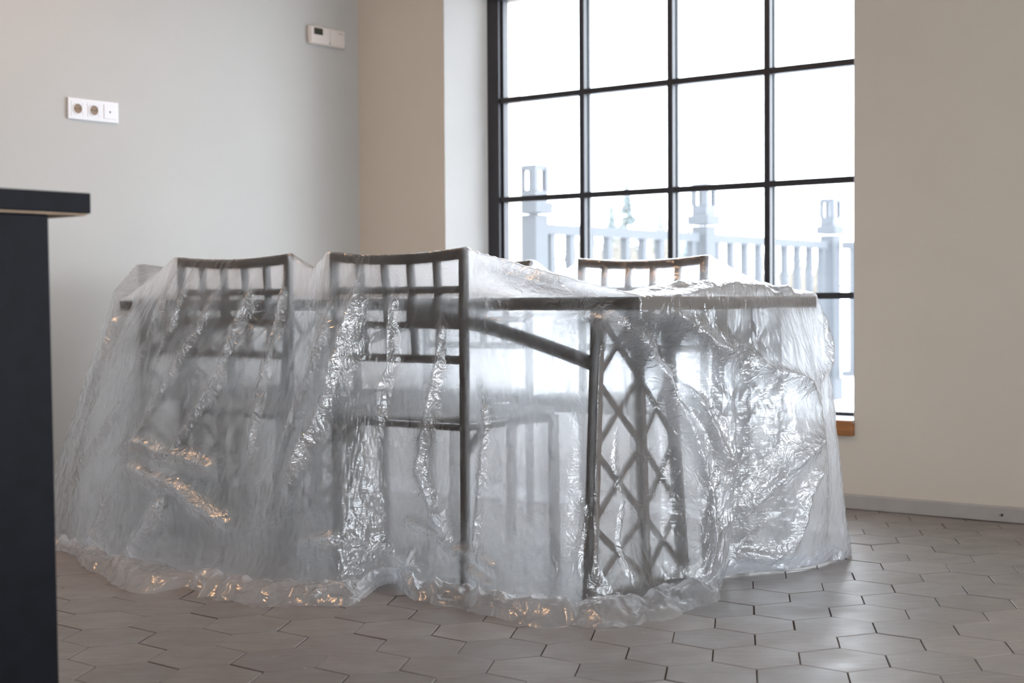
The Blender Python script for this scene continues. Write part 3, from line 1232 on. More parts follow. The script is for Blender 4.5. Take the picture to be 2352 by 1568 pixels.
# ------------------------------------------------------------------ the plastic sheet
# Designed as a sheet over the furniture (spine -> table -> rim -> belly -> floor -> hem), then relaxed as
# cloth with a little spare material against the furniture so that it falls into its own folds.
KEYS = [
    # inner(s,t,z)          rim(s,t,z)              belly(s,t,z)            floor(s,t)      hem(s,t)
    ((0.30, 0.25, .772), (0.000, -0.004, .768), (0.100, 0.080, .42), (0.06, 0.04), (-0.10, -0.150)),
    ((0.35, 0.22, .775), (0.130, -0.020, .798), (0.125, -0.050, .38), (0.115, -0.070), (-0.04, -0.285)),
    ((0.42, 0.22, .780), (0.300, -0.035, .840), (0.300, -0.075, .42), (0.27, -0.120), (0.13, -0.325)),
    ((0.55, 0.24, .785), (0.490, -0.070, .897), (0.495, -0.072, .45), (0.49, -0.085), (0.353, -0.275)),
    ((0.66, 0.24, .785), (0.600, -0.068, .890), (0.610, -0.085, .45), (0.62, -0.110), (0.53, -0.240)),
    ((0.72, 0.24, .785), (0.740, -0.068, .884), (0.720, -0.130, .45), (0.71, -0.13), (0.69, -0.150)),
    ((0.80, 0.24, .785), (0.860, -0.068, .888), (0.800, -0.200, .45), (0.74, -0.28), (0.60, -0.410)),
    ((0.95, 0.24, .785), (0.985, -0.070, .897), (0.930, -0.210, .50), (0.84, -0.33), (0.72, -0.520)),
    ((1.03, 0.22, .785), (1.062, -0.050, .850), (1.030, -0.180, .50), (0.95, -0.38), (0.86, -0.560)),
    ((1.12, 0.24, .785), (1.140, -0.070, .897), (1.110, -0.170, .50), (1.03, -0.37), (0.97, -0.540)),
    ((1.25, 0.24, .785), (1.270, -0.068, .888), (1.240, -0.200, .50), (1.15, -0.36), (1.09, -0.500)),
    ((1.38, 0.24, .785), (1.400, -0.068, .884), (1.400, -0.220, .50), (1.28, -0.36), (1.14, -0.610)),
    ((1.48, 0.24, .785), (1.520, -0.068, .888), (1.560, -0.220, .50), (1.46, -0.36), (1.30, -0.570)),
    ((1.55, 0.24, .785), (1.632, -0.070, .897), (1.725, -0.190, .50), (1.66, -0.32), (1.52, -0.480)),
    ((1.60, 0.28, .780), (1.830, -0.030, .820), (1.900, -0.180, .45), (1.84, -0.29), (1.74, -0.370)),
    ((1.60, 0.33, .780), (1.998, -0.006, .768), (2.035, -0.110, .45), (2.05, -0.24), (1.98, -0.320)),
    ((1.70, 0.36, .785), (2.100, 0.060, .800), (2.180, -0.040, .45), (2.22, -0.17), (2.20, -0.280)),
    ((1.75, 0.40, .785), (2.320, 0.330, .897), (2.400, 0.180, .45), (2.46, 0.03), (2.50, -0.090)),
    ((1.80, 0.50, .785), (2.327, 0.580, .884), (2.480, 0.560, .45), (2.57, 0.52), (2.70, 0.500)),
    ((1.70, 0.58, .785), (2.320, 0.826, .897), (2.410, 0.960, .45), (2.48, 1.10), (2.58, 1.250)),
    ((1.62, 0.70, .785), (1.850, 0.980, .800), (1.880, 1.150, .45), (1.90, 1.26), (1.95, 1.400)),
    ((1.55, 0.94, .778), (1.570, 1.040, .897), (1.580, 1.200, .45), (1.58, 1.30), (1.60, 1.440)),
    ((1.32, 0.94, .778), (1.320, 1.036, .884), (1.320, 1.210, .45), (1.32, 1.32), (1.32, 1.450)),
    ((1.10, 0.94, .778), (1.080, 1.040, .897), (1.070, 1.200, .45), (1.07, 1.30), (1.06, 1.440)),
    ((0.98, 0.93, .782), (0.980, 1.020, .845), (0.980, 1.180, .45), (0.98, 1.30), (0.98, 1.430)),
    ((0.88, 0.94, .778), (0.883, 1.040, .897), (0.885, 1.200, .45), (0.88, 1.30), (0.88, 1.440)),
    ((0.64, 0.94, .778), (0.640, 1.036, .884), (0.630, 1.210, .45), (0.63, 1.32), (0.62, 1.450)),
    ((0.45, 0.94, .778), (0.394, 1.040, .897), (0.370, 1.200, .45), (0.36, 1.30), (0.34, 1.430)),
    ((0.40, 0.74, .775), (0.180, 0.995, .800), (0.130, 1.130, .45), (0.11, 1.20), (0.09, 1.300)),
    ((0.35, 0.74, .772), (0.000, 0.975, .770), (-0.045, 1.010, .45), (-0.09, 1.00), (-0.10, 0.980)),
    ((0.32, 0.70, .775), (-0.006, 0.860, .768), (-0.060, 0.900, .42), (-0.09, 0.87), (-0.105, 0.850)),
    ((0.30, 0.66, .775), (-0.006, 0.760, .768), (-0.110, 0.790, .38), (-0.10, 0.77), (-0.100, 0.740)),
    ((0.28, 0.60, .780), (-0.006, 0.640, .768), (-0.090, 0.660, .40), (-0.06, 0.62), (-0.060, 0.640)),
    ((0.28, 0.52, .780), (-0.006, 0.500, .768), (0.010, 0.490, .40), (0.05, 0.46), (0.030, 0.480)),
    ((0.28, 0.44, .778), (-0.006, 0.360, .768), (-0.030, 0.420, .33), (-0.01, 0.38), (-0.030, 0.345)),
    ((0.28, 0.36, .775), (-0.006, 0.240, .768), (0.020, 0.350, .33), (-0.01, 0.30), (-0.085, 0.230)),
    ((0.28, 0.30, .772), (-0.006, 0.110, .768), (0.098, 0.215, .38), (0.06, 0.19), (-0.130, 0.060)),
]
NK = len(KEYS)
rim_p = np.array([k[1] for k in KEYS])
hem_p = np.array([(k[4][0], k[4][1], 0) for k in KEYS])
seg = 0.55 * np.linalg.norm(np.roll(rim_p, -1, 0) - rim_p, axis=1) + 0.45 * np.linalg.norm(np.roll(hem_p, -1, 0) - hem_p, axis=1)
NJ = 1200
cum = np.concatenate([[0], np.cumsum(seg)])
uu = np.linspace(0, cum[-1], NJ, endpoint=False)
ki = np.clip(np.searchsorted(cum, uu, side='right') - 1, 0, NK - 1)
fr_ = (uu - cum[ki]) / seg[ki]


def interp(arr, smooth):
    arr = np.asarray(arr, float)
    p0_, p1_, p2_, p3_ = arr[(ki - 1) % NK], arr[ki], arr[(ki + 1) % NK], arr[(ki + 2) % NK]
    f = fr_[:, None]
    lin = p1_ * (1 - f) + p2_ * f
    cr_ = 0.5 * ((2 * p1_) + (-p0_ + p2_) * f + (2 * p0_ - 5 * p1_ + 4 * p2_ - p3_) * f ** 2
                 + (-p0_ + 3 * p1_ - 3 * p2_ + p3_) * f ** 3)
    return lin * (1 - smooth) + cr_ * smooth


INN = interp([k[0] for k in KEYS], 0.8)
RIM = interp([k[1] for k in KEYS], 0.0)
BEL = interp([k[2] for k in KEYS], 0.7)
hw_ = np.arange(NJ) / NJ * cum[-1]
HEM_WAVE = 0.014 * np.sin(hw_ * 23 + 2 * np.sin(hw_ * 5)) + 0.010 * np.sin(hw_ * 51 + 3 * np.sin(hw_ * 9))
FLO = interp([(k[3][0], k[3][1], 0.006) for k in KEYS], 0.8)
HEM = interp([(k[4][0], k[4][1], 0.006) for k in KEYS], 0.8)
hd = HEM - FLO
hd /= np.linalg.norm(hd, axis=1)[:, None] + 1e-6
HEM = HEM + hd * HEM_WAVE[:, None]
SPI = INN.copy()
SPI[:, 0] = np.clip(INN[:, 0], 0.42, 1.58)
SPI[:, 1] = 0.485
SPI[:, 2] = 0.766
N_IN, N_RM, N_SK, N_HM = 6, 16, 78, 18
rowsX = []
for f in np.linspace(0, 1, N_IN, endpoint=False):
    rowsX.append(SPI * (1 - f) + INN * f)
for f in np.linspace(0, 1, N_RM, endpoint=False):
    p = INN * (1 - f) + RIM * f
    p[:, 2] = INN[:, 2] + (RIM[:, 2] - INN[:, 2]) * f ** 1.15
    rowsX.append(p)
for f in np.linspace(0, 1, N_SK, endpoint=False):
    # quadratic through rim, belly (at its own height), floor
    a = f
    w0 = 2 * (a - 0.5) * (a - 1)
    w1 = -4 * a * (a - 1)
    w2 = 2 * a * (a - 0.5)
    p = RIM * w0 + BEL * w1 + FLO * w2
    p[:, 2] = RIM[:, 2] * (1 - f) + FLO[:, 2] * f
    rowsX.append(p)
for f in np.linspace(0, 1, N_HM + 1):
    p = FLO * (1 - f) + HEM * f
    p[:, 2] = 0.006 + 0.042 * math.sin(PI * min(1, f * 1.05)) ** 0.8
    rowsX.append(p)
X0 = np.stack(rowsX, 1)            # NJ x R x 3, in (s,t,z)
R_ = X0.shape[1]
K_RIM = N_IN + N_RM


def vnoise(P, scale, seed, octaves=3):
    """smooth value noise in 3D, vectorised"""
    out = np.zeros(P.shape[:-1])
    amp = 1.0
    r_ = np.random.RandomState(seed)
    for o_ in range(octaves):
        tab = r_.rand(32, 32, 32) * 2 - 1
        q = P * scale
        i0 = np.floor(q).astype(int)
        f = q - i0
        f = f * f * (3 - 2 * f)
        acc = 0
        for dx in (0, 1):
            for dy in (0, 1):
                for dz in (0, 1):
                    w = (f[..., 0] if dx else 1 - f[..., 0]) * (f[..., 1] if dy else 1 - f[..., 1]) * (f[..., 2] if dz else 1 - f[..., 2])
                    acc = acc + w * tab[(i0[..., 0] + dx) % 32, (i0[..., 1] + dy) % 32, (i0[..., 2] + dz) % 32]
        out += amp * acc
        amp *= 0.5
        scale *= 2.1
    return out


X = X0.copy()
jj = np.arange(NJ)[:, None] / NJ * cum[-1]
kk = np.arange(R_)[None, :]
skirt = np.clip((kk - K_RIM) / 8.0, 0, 1) * np.ones((NJ, 1))
fall = np.clip((kk - K_RIM) / N_SK, 0, 1.2) * np.ones((NJ, 1))
# outward horizontal direction of every radial line
outw = HEM[:, :2] - SPI[:, :2]
outw /= np.linalg.norm(outw, axis=1)[:, None]
cp = np.stack([jj * np.ones((1, R_)), kk * 0.02 * np.ones((NJ, 1)), 0 * fall], -1)
pleat = vnoise(cp * np.array([1, 0.28, 1]), 9.0, 5, 3)
off = (pleat * 0.0035 + 0.002 * vnoise(cp * np.array([1, 0.8, 1]), 16.0, 6, 2)) * (0.25 + 0.75 * np.minimum(fall, 1)) * skirt
X[..., 0] += outw[:, None, 0] * off
X[..., 1] += outw[:, None, 1] * off
# the larger gathers and folded-over edges, as polylines on the sheet: (width, height, path in s,t,z)
RIDGES = [
    (0.013, 0.022, [(1.384, -0.091, 0.817), (1.424, -0.132, 0.704), (1.464, -0.164, 0.615), (1.516, -0.199, 0.514), (1.559, -0.227, 0.424), (1.633, -0.241, 0.336)]),
    (0.013, 0.024, [(1.267, -0.08, 0.843), (1.286, -0.107, 0.752), (1.302, -0.148, 0.627), (1.31, -0.179, 0.537), (1.362, -0.22, 0.434), (1.404, -0.25, 0.355), (1.442, -0.263, 0.322)]),
    (0.010, 0.018, [(1.152, -0.074, 0.862), (1.154, -0.094, 0.747), (1.152, -0.124, 0.622), (1.151, -0.162, 0.496), (1.142, -0.202, 0.382), (1.138, -0.244, 0.279)]),
    (0.018, 0.030, [(0.839, -0.076, 0.865), (0.836, -0.113, 0.752), (0.845, -0.151, 0.64), (0.853, -0.186, 0.528), (0.875, -0.213, 0.438), (0.91, -0.233, 0.371), (0.942, -0.253, 0.286), (0.934, -0.268, 0.241)]),
    (0.014, 0.020, [(0.917, -0.105, 0.791), (0.92, -0.146, 0.666), (0.941, -0.176, 0.565), (0.993, -0.185, 0.46), (1.032, -0.217, 0.334)]),
    (0.014, 0.024, [(0.57, -0.071, 0.744), (0.574, -0.074, 0.597), (0.591, -0.08, 0.471), (0.612, -0.088, 0.391), (0.622, -0.095, 0.312), (0.577, -0.089, 0.199), (0.523, -0.083, 0.109)]),
    (0.010, 0.016, [(0.451, -0.068, 0.591), (0.416, -0.073, 0.451), (0.432, -0.08, 0.297), (0.445, -0.085, 0.13), (0.378, -0.099, 0.083)]),
    (0.016, 0.026, [(1.736, -0.234, 0.289), (1.66, -0.235, 0.336), (1.557, -0.252, 0.345), (1.457, -0.263, 0.322), (1.375, -0.26, 0.321), (1.282, -0.259, 0.299), (1.226, -0.256, 0.289)]),
    (0.016, 0.028, [(1.686, -0.248, 0.268), (1.606, -0.263, 0.278), (1.481, -0.285, 0.254), (1.378, -0.287, 0.243), (1.281, -0.295, 0.198), (1.187, -0.299, 0.164), (1.099, -0.3, 0.143)]),
    (0.018, 0.028, [(1.398, -0.291, 0.231), (1.425, -0.314, 0.164), (1.469, -0.334, 0.096), (1.5, -0.343, 0.051), (1.248, -0.547, 0.032)]),
    (0.014, 0.022, [(1.696, -0.264, 0.2), (1.718, -0.282, 0.119), (1.744, -0.296, 0.05), (1.554, -0.447, 0.032)]),
    (0.010, 0.020, [(0.892, -0.303, 0.13), (0.777, -0.272, 0.142), (0.731, -0.193, 0.119), (0.698, -0.125, 0.096), (0.644, -0.111, 0.063), (0.541, -0.191, 0.047)]),
    (0.014, 0.024, [(0.676, -0.468, 0.006), (0.671, -0.381, 0.045), (0.734, -0.225, 0.074), (0.734, -0.208, 0.108)]),
    (0.010, 0.016, [(0.726, -0.165, 0.164), (0.65, -0.108, 0.176), (0.588, -0.094, 0.154), (0.523, -0.083, 0.109), (0.45, -0.086, 0.107), (0.378, -0.099, 0.083), (0.348, -0.107, 0.05)]),
    (0.020, 0.030, [(0.462, -0.065, 0.854), (0.35, -0.047, 0.811), (0.219, -0.032, 0.778), (0.113, -0.02, 0.723), (0.048, 0.019, 0.684), (0.05, 0.137, 0.631), (0.054, 0.239, 0.543), (0.045, 0.3, 0.446), (0.029, 0.337, 0.338), (0.003, 0.364, 0.221)]),
    (0.008, 0.014, [(0.008, 0.022, 0.748), (0.036, 0.134, 0.67), (0.042, 0.249, 0.573), (0.017, 0.347, 0.446), (-0.025, 0.408, 0.328), (-0.003, 0.524, 0.231)]),
    (0.007, 0.009, [(0.007, 0.031, 0.748), (0.037, 0.12, 0.67), (0.053, 0.219, 0.573), (0.058, 0.277, 0.446), (0.044, 0.316, 0.328)]),
    (0.018, 0.030, [(0.007, 0.031, 0.748), (0.012, 0.163, 0.719), (0.006, 0.282, 0.67), (-0.017, 0.377, 0.621), (-0.018, 0.547, 0.573), (-0.062, 0.64, 0.543), (-0.086, 0.723, 0.514), (-0.1, 0.786, 0.455)]),
    (0.014, 0.022, [(0.003, 0.188, 0.739), (-0.002, 0.315, 0.67), (-0.003, 0.495, 0.621), (-0.034, 0.586, 0.582)]),
    (0.020, 0.034, [(-0.108, 0.781, 0.407), (-0.109, 0.726, 0.358), (-0.086, 0.644, 0.319), (-0.046, 0.583, 0.26), (-0.01, 0.536, 0.201), (-0.015, 0.38, 0.162)]),
    (0.014, 0.022, [(0.035, 0.266, 0.573), (0.017, 0.346, 0.455), (-0.011, 0.389, 0.348), (0.005, 0.512, 0.24)]),
    (0.010, 0.020, [(-0.006, 0.967, 0.731), (-0.015, 0.988, 0.652), (-0.034, 0.958, 0.564), (-0.089, 0.805, 0.485)]),
    (0.010, 0.014, [(0.053, 0.268, 0.494), (0.033, 0.331, 0.358), (0.011, 0.359, 0.26), (-0.002, 0.352, 0.143), (-0.01, 0.329, 0.045)]),
    (0.008, 0.006, [(0.155, -0.071, 0.284), (0.133, -0.066, 0.231), (0.145, -0.078, 0.139), (0.128, -0.074, 0.067)]),
    (0.007, 0.007, [(0.095, 0.063, 0.457), (0.104, 0.056, 0.35), (0.101, 0.091, 0.25), (0.094, 0.065, 0.163), (0.071, 0.086, 0.055)]),
    (0.010, 0.016, [(1.587, -0.073, 0.882), (1.658, -0.135, 0.667), (1.712, -0.175, 0.508), (1.745, -0.211, 0.368)]),
    (0.008, 0.014, [(1.528, -0.072, 0.877), (1.556, -0.136, 0.696), (1.611, -0.19, 0.516)]),
    (0.010, 0.016, [(2.249, 0.292, 0.874), (1.949, -0.037, 0.717), (1.944, -0.113, 0.535), (2.05, -0.11, 0.369), (2.077, -0.154, 0.213)]),
    (0.010, 0.018, [(1.73, -0.18, 0.484), (1.799, -0.21, 0.358), (1.882, -0.229, 0.258), (2.005, -0.205, 0.155)]),
    (0.009, 0.014, [(0.729, -0.081, 0.817), (0.727, -0.106, 0.67), (0.725, -0.123, 0.535), (0.729, -0.142, 0.4)]),
    (0.009, 0.016, [(0.639, -0.108, 0.108), (0.652, -0.112, 0.051), (0.532, -0.238, 0.018)]),
    (0.012, 0.020, [(0.191, -0.259, 0.037), (0.395, -0.099, 0.039), (0.496, -0.082, 0.075)]),
    (0.012, 0.022, [(-0.015, 0.354, 0.065), (0.008, 0.521, 0.065), (-0.037, 0.58, 0.045), (-0.08, 0.647, 0.074)]),
    (0.010, 0.018, [(-0.065, 0.629, 0.016), (-0.095, 0.672, 0.133), (-0.107, 0.698, 0.231), (-0.117, 0.767, 0.309)]),
]


GATHER = np.zeros(X0.shape[:2])


def add_ridges(X, X0, scale=1.0, flat=False):
    H_ = np.zeros(X.shape[:2])
    for w_, h_, path in RIDGES:
        path = np.array(path)
        best = np.full(X.shape[:2], 9.0)
        arc = np.zeros(X.shape[:2])
        n_ = len(path) - 1
        for i in range(n_):
            a_, b_ = path[i], path[i + 1]
            ab = b_ - a_
            q = np.clip(((X0 - a_) @ ab) / (ab @ ab), 0, 1)
            df_ = X0 - a_ - q[..., None] * ab
            if flat:                              # these paths ignore how far out the sheet bellies
                df_ = df_ - outw3 * np.sum(df_ * outw3, -1, keepdims=True) * 0.93
            dd = np.linalg.norm(df_, axis=-1)
            m_ = dd < best
            best = np.where(m_, dd, best)
            arc = np.where(m_, (i + q) / n_, arc)
        taper = np.clip(arc * 5, 0.15, 1) * np.clip((1 - arc) * 6, 0.2, 1)
        wob = 1 + 0.35 * vnoise(X0, 22.0, int(w_ * 1e4) + len(path), 2)
        prof = 0.6 * np.exp(-(best / (w_ * 0.5)) ** 1.2) + 0.4 * np.exp(-(best / (w_ * 1.7)) ** 2)
        H_ = np.maximum(H_, 1.45 * h_ * scale * taper * wob * prof)
        if not flat:
            GATHER[:] = np.maximum(GATHER, np.exp(-(best / (w_ * 2.2)) ** 2) * taper)
    X[..., 0] += outw[:, None, 0] * H_
    X[..., 1] += outw[:, None, 1] * H_
    X[..., 2] += 0.25 * H_
    return H_


outw3 = np.concatenate([outw, np.zeros((NJ, 1))], 1)[:, None, :]
RH = add_ridges(X, X0)
# fans of fine tension creases running down from the corners that hold the sheet up
fr2 = random.Random(8)
FINE = []
for (cs, ct_, cz, ds, dt, n_) in ((0.49, -0.07, .89, -0.20, -0.05, 9), (0.985, -0.07, .89, 0.08, -0.12, 8), (0.60, -0.07, .885, 0.1, -0.1, 6),
                                  (1.14, -0.07, .89, 0.05, -0.12, 9), (1.632, -0.07, .89, 0.10, -0.12, 9), (0.0, 0.0, .765, -0.06, 0.22, 13),
                                  (0.0, 0.97, .765, -0.05, -0.05, 8), (2.32, 0.33, .89, 0.05, -0.15, 3)):
    for i in range(n_):
        q = (i + 0.5) / n_ * 2 - 1
        ln = fr2.uniform(0.25, 0.6)
        sp = 0.9 * ln * q
        FINE.append((0.006, fr2.uniform(0.004, 0.009),
                     [(cs, ct_, cz), (cs + ds * ln + sp * 0.5, ct_ + dt * ln, cz - ln * 0.5),
                      (cs + ds * ln * 2 + sp * fr2.uniform(.8, 1.1), ct_ + dt * ln * 1.6, cz - ln)]))
_R = RIDGES
RIDGES = FINE
RF = add_ridges(X, X0, flat=True)
RH = np.maximum(RH, RF * 0.35)
# small crumples, stronger towards the hem, the left end and the right end
zone = 0.10 + 0.12 * np.exp(-((X0[..., 0] + 0.05) / 0.25) ** 2) + 0.35 * np.clip((X0[..., 0] - 1.0) / 0.6, 0, 1) \
    + 0.35 * np.exp(-(X0[..., 2] / 0.12) ** 2)
hemz = np.clip((kk - K_RIM - N_SK + 2) / 4.0, 0, 1)
hf = np.abs(vnoise(np.stack([jj * np.ones((1, R_)), kk * 0.012 * np.ones((NJ, 1)), 0 * fall], -1) * np.array([1, 0.5, 1]), 14.0, 33, 2))
X[..., 2] += hemz * (0.50 - hf) * 0.024 * (kk < R_ - 1)
cr1 = np.abs(vnoise(X0 * np.array([1, 1, 0.7]), 13.0, 21, 2))
cr2 = np.abs(vnoise(X0, 31.0, 22, 2))
crum = (0.35 - cr1) * 0.014 * zone + (0.4 - cr2) * 0.006 * zone
crum = crum * np.clip((kk - K_RIM - 1) / 5.0, 0, 1)
X[..., 0] += outw[:, None, 0] * crum
X[..., 1] += outw[:, None, 1] * crum
X[..., 2] += np.where(kk >= K_RIM + N_SK - 3, np.abs(crum) * 1.0, crum * 0.3)
rs_ = np.random.RandomState(4)
X += rs_.randn(*X.shape) * 0.0012
# piled-up film on the right end of the table top
pile = np.exp(-((X[..., 0] - 0.07) / 0.15) ** 2 - ((X[..., 1] - 0.60) / 0.34) ** 4) * np.clip((K_RIM + 7 - kk) / 6.0, 0, 1)
X[..., 2] += pile * (0.026 + 0.030 * vnoise(X, 14.0, 9, 3))
X[..., 2] = np.maximum(X[..., 2], 0.006)
BASE = X.copy()

# --- relaxation -------------------------------------------------------------
def dist(A, B):
    return np.linalg.norm(A - B, axis=-1)


ex_c = 1.0 + 0.006 * np.clip((kk - K_RIM) / 15.0, 0, 1) + 0.002
ex_r = 1.0 + 0.004 * np.clip((kk - K_RIM) / 30.0, 0, 1) + 0.001
big = vnoise(X0, 3.0, 12, 2)
Lc = dist(BASE, np.roll(BASE, -1, 0)) * (ex_c + 0.008 * big * (kk > K_RIM)) + 1e-5
Lr = dist(BASE[:, :-1], BASE[:, 1:]) * ex_r[:, :-1] * np.ones((NJ, 1))
Ld1 = dist(BASE[:, :-1], np.roll(BASE, -1, 0)[:, 1:]) * 1.01
Ld2 = dist(BASE[:, 1:], np.roll(BASE, -1, 0)[:, :-1]) * 1.01
boxes = [  # s0,s1,t0,t1,z0,z1
    (0, TL, 0, TW, 0.40, TZ + 0.003),
    (0.738 - CW / 2, 0.738 + CW / 2, NEAR_T - 0.010, 0.20, 0.585, 0.0),
    (1.386 - CW / 2, 1.386 + CW / 2, NEAR_T - 0.010, 0.20, 0.585, 0.0),
    (0.638 - CW / 2, 0.638 + CW / 2, 0.8, FAR_T + 0.010, 0.585, 0.0),
    (1.325 - CW / 2, 1.325 + CW / 2, 0.8, FAR_T + 0.010, 0.585, 0.0),
]
PINK = np.zeros((NJ, R_, 1))
PINK[:, 0] = 1


def solve(A, B, L, wA=0.5, wB=0.5, comp=False):
    d = B - A
    l = np.linalg.norm(d, axis=-1, keepdims=True) + 1e-9
    c = (l - L[..., None]) / l
    if comp:
        c = np.where(c < 0, c * 0.35, c)
    d = d * c
    return d * wA, -d * wB


V = np.zeros_like(X)
NIT = 90
ev, od = slice(0, NJ, 2), slice(1, NJ, 2)
z_top_near = 0.893


def collide(X, P):
    # floor
    low = X[..., 2] < 0.005
    X[..., 2] = np.where(low, 0.005, X[..., 2])
    fr2 = low[..., None] * 0.6
    X[..., :2] = X[..., :2] * (1 - fr2) + P[..., :2] * fr2
    # table block
    s_, t_, z_ = X[..., 0], X[..., 1], X[..., 2]
    e = 0.004
    ins = (s_ > -e) & (s_ < TL + e) & (t_ > -e) & (t_ < TW + e) & (z_ < TZ + e) & (z_ > 0.70)
    dz = TZ + e - z_
    d0, d1, d2, d3 = s_ + e, TL + e - s_, t_ + e, TW + e - t_
    m_ = np.minimum.reduce([dz, d0, d1, d2, d3])
    X[..., 2] = np.where(ins & (m_ == dz), TZ + e, X[..., 2])
    X[..., 0] = np.where(ins & (m_ == d0), -e, np.where(ins & (m_ == d1), TL + e, X[..., 0]))
    X[..., 1] = np.where(ins & (m_ == d2), -e, np.where(ins & (m_ == d3), TW + e, X[..., 1]))
    # leg columns: keep the film outside the end frames
    s_, t_, z_ = X[..., 0], X[..., 1], X[..., 2]
    inl = (s_ > 0.108) & (s_ < 0.30) & (t_ > -0.01) & (t_ < TW + 0.03) & (z_ < 0.72) & (kk > K_RIM)
    X[..., 0] = np.where(inl, 0.108, X[..., 0])
    # chair backs: thin slabs
    for (c, t0, sg, front) in ((0.738, NEAR_T, -1, True), (1.386, NEAR_T, -1, True), (0.638, FAR_T, 1, False), (1.325, FAR_T, 1, False)):
        s_, t_, z_ = X[..., 0], X[..., 1], X[..., 2]
        # the top rail sags in the middle
        u_ = np.clip((s_ - c) / (CW / 2), -1.2, 1.2)
        top = 0.8935 - 0.012 * (1 - u_ ** 2)
        inb = (np.abs(s_ - c) < CW / 2 + 0.004) & (np.abs(t_ - t0) < 0.0115) & (z_ < top) & (z_ > top - 0.030)
        X[..., 2] = np.where(inb, top, X[..., 2])
        # side towards the room: keep outside the back plane
        inb2 = (np.abs(s_ - c) < CW / 2 + 0.004) & ((t_ - t0) * sg < 0.0118) & ((t_ - t0) * sg > -0.05) & (z_ < top - 0.01) & (kk > K_RIM)
        X[..., 1] = np.where(inb2, t0 + sg * 0.0118, X[..., 1])
    return X


for it in range(NIT):
    P = X.copy()
    V *= 0.90
    V[..., 2] -= 0.00018
    X = X + V
    for sub in range(3):
        for sl in (ev, od):
            A = X[sl]
            idx = (np.arange(NJ)[sl] + 1) % NJ
            B = X[idx]
            da, db = solve(A, B, Lc[sl])
            X[sl] += da
            X[idx] += db
        for a0 in (0, 1):
            n_ = (R_ - 1 - a0 + 1) // 2
            ia = np.arange(a0, R_ - 1, 2)
            da, db = solve(X[:, ia], X[:, ia + 1], Lr[:, ia])
            X[:, ia] += da
            X[:, ia + 1] += db
        Y = np.roll(X, -1, 0)
        for a0 in (0, 1):
            ia = np.arange(a0, R_ - 1, 2)
            da, db = solve(X[:, ia], Y[:, ia + 1], Ld1[:, ia], comp=True)
            X[:, ia] += da * 0.4
            t2 = np.zeros_like(X)
            t2[:, ia + 1] = db * 0.4
            da, db = solve(X[:, ia + 1], Y[:, ia], Ld2[:, ia], comp=True)
            X[:, ia + 1] += da * 0.4
            t2[:, ia] += db * 0.4
            X += np.roll(t2, 1, 0)
    # soft memory of the design, strongest along the rim and the hem
    wgt = 0.02 + 0.05 * np.exp(-((kk - K_RIM) / 1.5) ** 2) + 0.10 * (kk >= R_ - 2) + 0.03 * (kk < K_RIM)
    X += (BASE - X) * (wgt[..., None] if wgt.ndim == 2 else wgt)
    X = X * (1 - PINK) + BASE * PINK
    X = collide(X, P)
    V = X - P
    mx_ = 0.006
    V = np.clip(V, -mx_, mx_)

# static cling: where the film is drawn flat onto the furniture
def step(x, a, b):
    q = np.clip((x - a) / (b - a), 0, 1)
    return q * q * (3 - 2 * q)


s_, t_, z_ = X[..., 0].copy(), X[..., 1].copy(), X[..., 2].copy()
sk_ = (kk > K_RIM) & (t_ < 0.3)
keep = 1 - 0.75 * np.clip(RH / 0.016, 0, 1)
w1 = step(s_, 0.44, 0.48) * (1 - step(s_, 0.66, 0.86)) * step(z_, 0.50, 0.60)          # right half of the near chair's back
w2 = np.exp(-((s_ - 0.4955) / 0.032) ** 2) * step(z_, 0.05, 0.2)                        # its long post
w3 = step(s_, 1.10, 1.14) * (1 - step(s_, 1.22, 1.40)) * step(z_, 0.62, 0.74)          # the other chair's right post
ww = np.maximum.reduce([w1, w2, w3]) * keep * sk_ * (t_ > NEAR_T - 0.12)
X[..., 1] = t_ * (1 - ww) + (NEAR_T - 0.0122) * ww
# outer leg post and the end frame beside it
tA = 0.012 - 0.044 * (1 - z_ / 0.726) - 0.018
wa = np.exp(-((s_ - 0.13) / 0.035) ** 2) * step(z_, 0.05, 0.15) * (1 - step(z_, 0.70, 0.74)) * keep * sk_ * (t_ < 0.0)
X[..., 1] = X[..., 1] * (1 - wa) + tA * wa
wb = step(t_, -0.04, 0.0) * (1 - step(t_, 0.26, 0.34)) * step(z_, 0.05, 0.15) * (1 - step(z_, 0.60, 0.70)) * (kk > K_RIM) * (s_ < 0.2) * keep
X[..., 0] = s_ * (1 - 0.9 * wb) + 0.1115 * 0.9 * wb

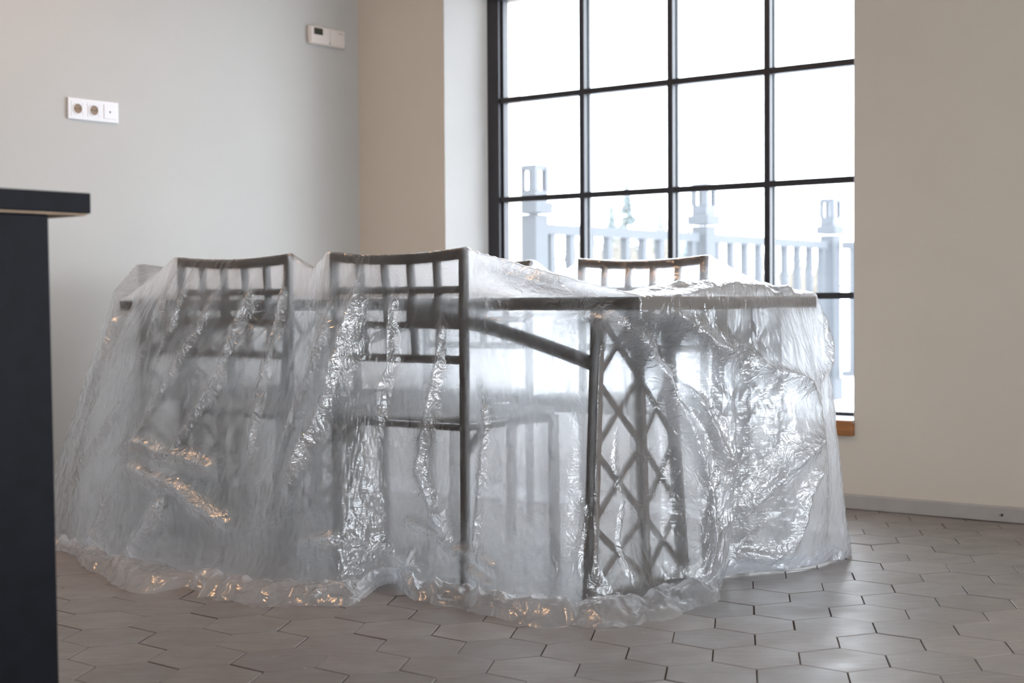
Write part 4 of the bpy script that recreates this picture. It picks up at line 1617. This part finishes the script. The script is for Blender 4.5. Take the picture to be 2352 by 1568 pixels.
# the table's edge near its corner
wt = step(z_, 0.705, 0.725) * (1 - step(z_, 0.765, 0.80)) * (kk >= K_RIM)
w5 = wt * step(s_, 0.0, 0.02) * (1 - step(s_, 0.36, 0.47)) * (t_ < 0.02) * (t_ > -0.12)
X[..., 1] = X[..., 1] * (1 - w5) - 0.0035 * w5
w6 = wt * step(t_, 0.0, 0.02) * (1 - step(t_, 0.22, 0.34)) * (s_ < 0.02) * keep
X[..., 0] = X[..., 0] * (1 - w6) - 0.0035 * w6
w7 = wt * step(s_, 1.86, 1.93) * (1 - step(s_, 1.985, 2.0)) * (t_ < 0.02)
X[..., 1] = X[..., 1] * (1 - w7) - 0.0035 * w7

# world space mesh
WX = np.empty_like(X)
WX[..., 0] = C0.x + X[..., 0] * UL.x + X[..., 1] * UR.x
WX[..., 1] = C0.y + X[..., 0] * UL.y + X[..., 1] * UR.y
WX[..., 2] = X[..., 2]
idx = np.arange(NJ * R_).reshape(NJ, R_)
nx = np.roll(idx, -1, 0)
lay = 0.85 * np.clip(RH / 0.020, 0, 1) + 0.5 * np.clip((kk - K_RIM - N_SK + 3) / 3.0, 0, 1) + 0.8 * np.clip(pile, 0, 1) + 0.30 * np.clip((0.1 - X[..., 0]) / 0.06, 0, 1) * np.clip((X[..., 1] - 0.38) / 0.1, 0, 1)
quads = np.stack([idx[:, :-1], idx[:, 1:], nx[:, 1:], nx[:, :-1]], -1).reshape(-1, 4)
me = D.meshes.new('plastic_sheet')
me.from_pydata(WX.reshape(-1, 3).tolist(), [], quads.tolist())
at = me.attributes.new('layers', 'FLOAT', 'POINT')
at.data.foreach_set('value', np.clip(lay, 0, 1).reshape(-1).astype(np.float32))
at = me.attributes.new('gather', 'FLOAT', 'POINT')
at.data.foreach_set('value', np.clip(GATHER + 0.7 * np.clip(pile, 0, 1), 0, 1).reshape(-1).astype(np.float32))
bmx = bmesh.new()
bmx.from_mesh(me)
bmesh.ops.remove_doubles(bmx, verts=bmx.verts, dist=0.0004)
bmesh.ops.recalc_face_normals(bmx, faces=bmx.faces)
bmx.to_mesh(me)
bmx.free()
for p in me.polygons:
    p.use_smooth = True
me.materials.append(M['film'])
film = D.objects.new('plastic_sheet', me)
COL.objects.link(film)
film['label'] = 'crinkled translucent plastic sheet draped over the table and chairs down to the floor'
film['category'] = 'plastic sheet'
sub = film.modifiers.new('smooth', 'SUBSURF')
sub.levels = 1
sub.render_levels = 1
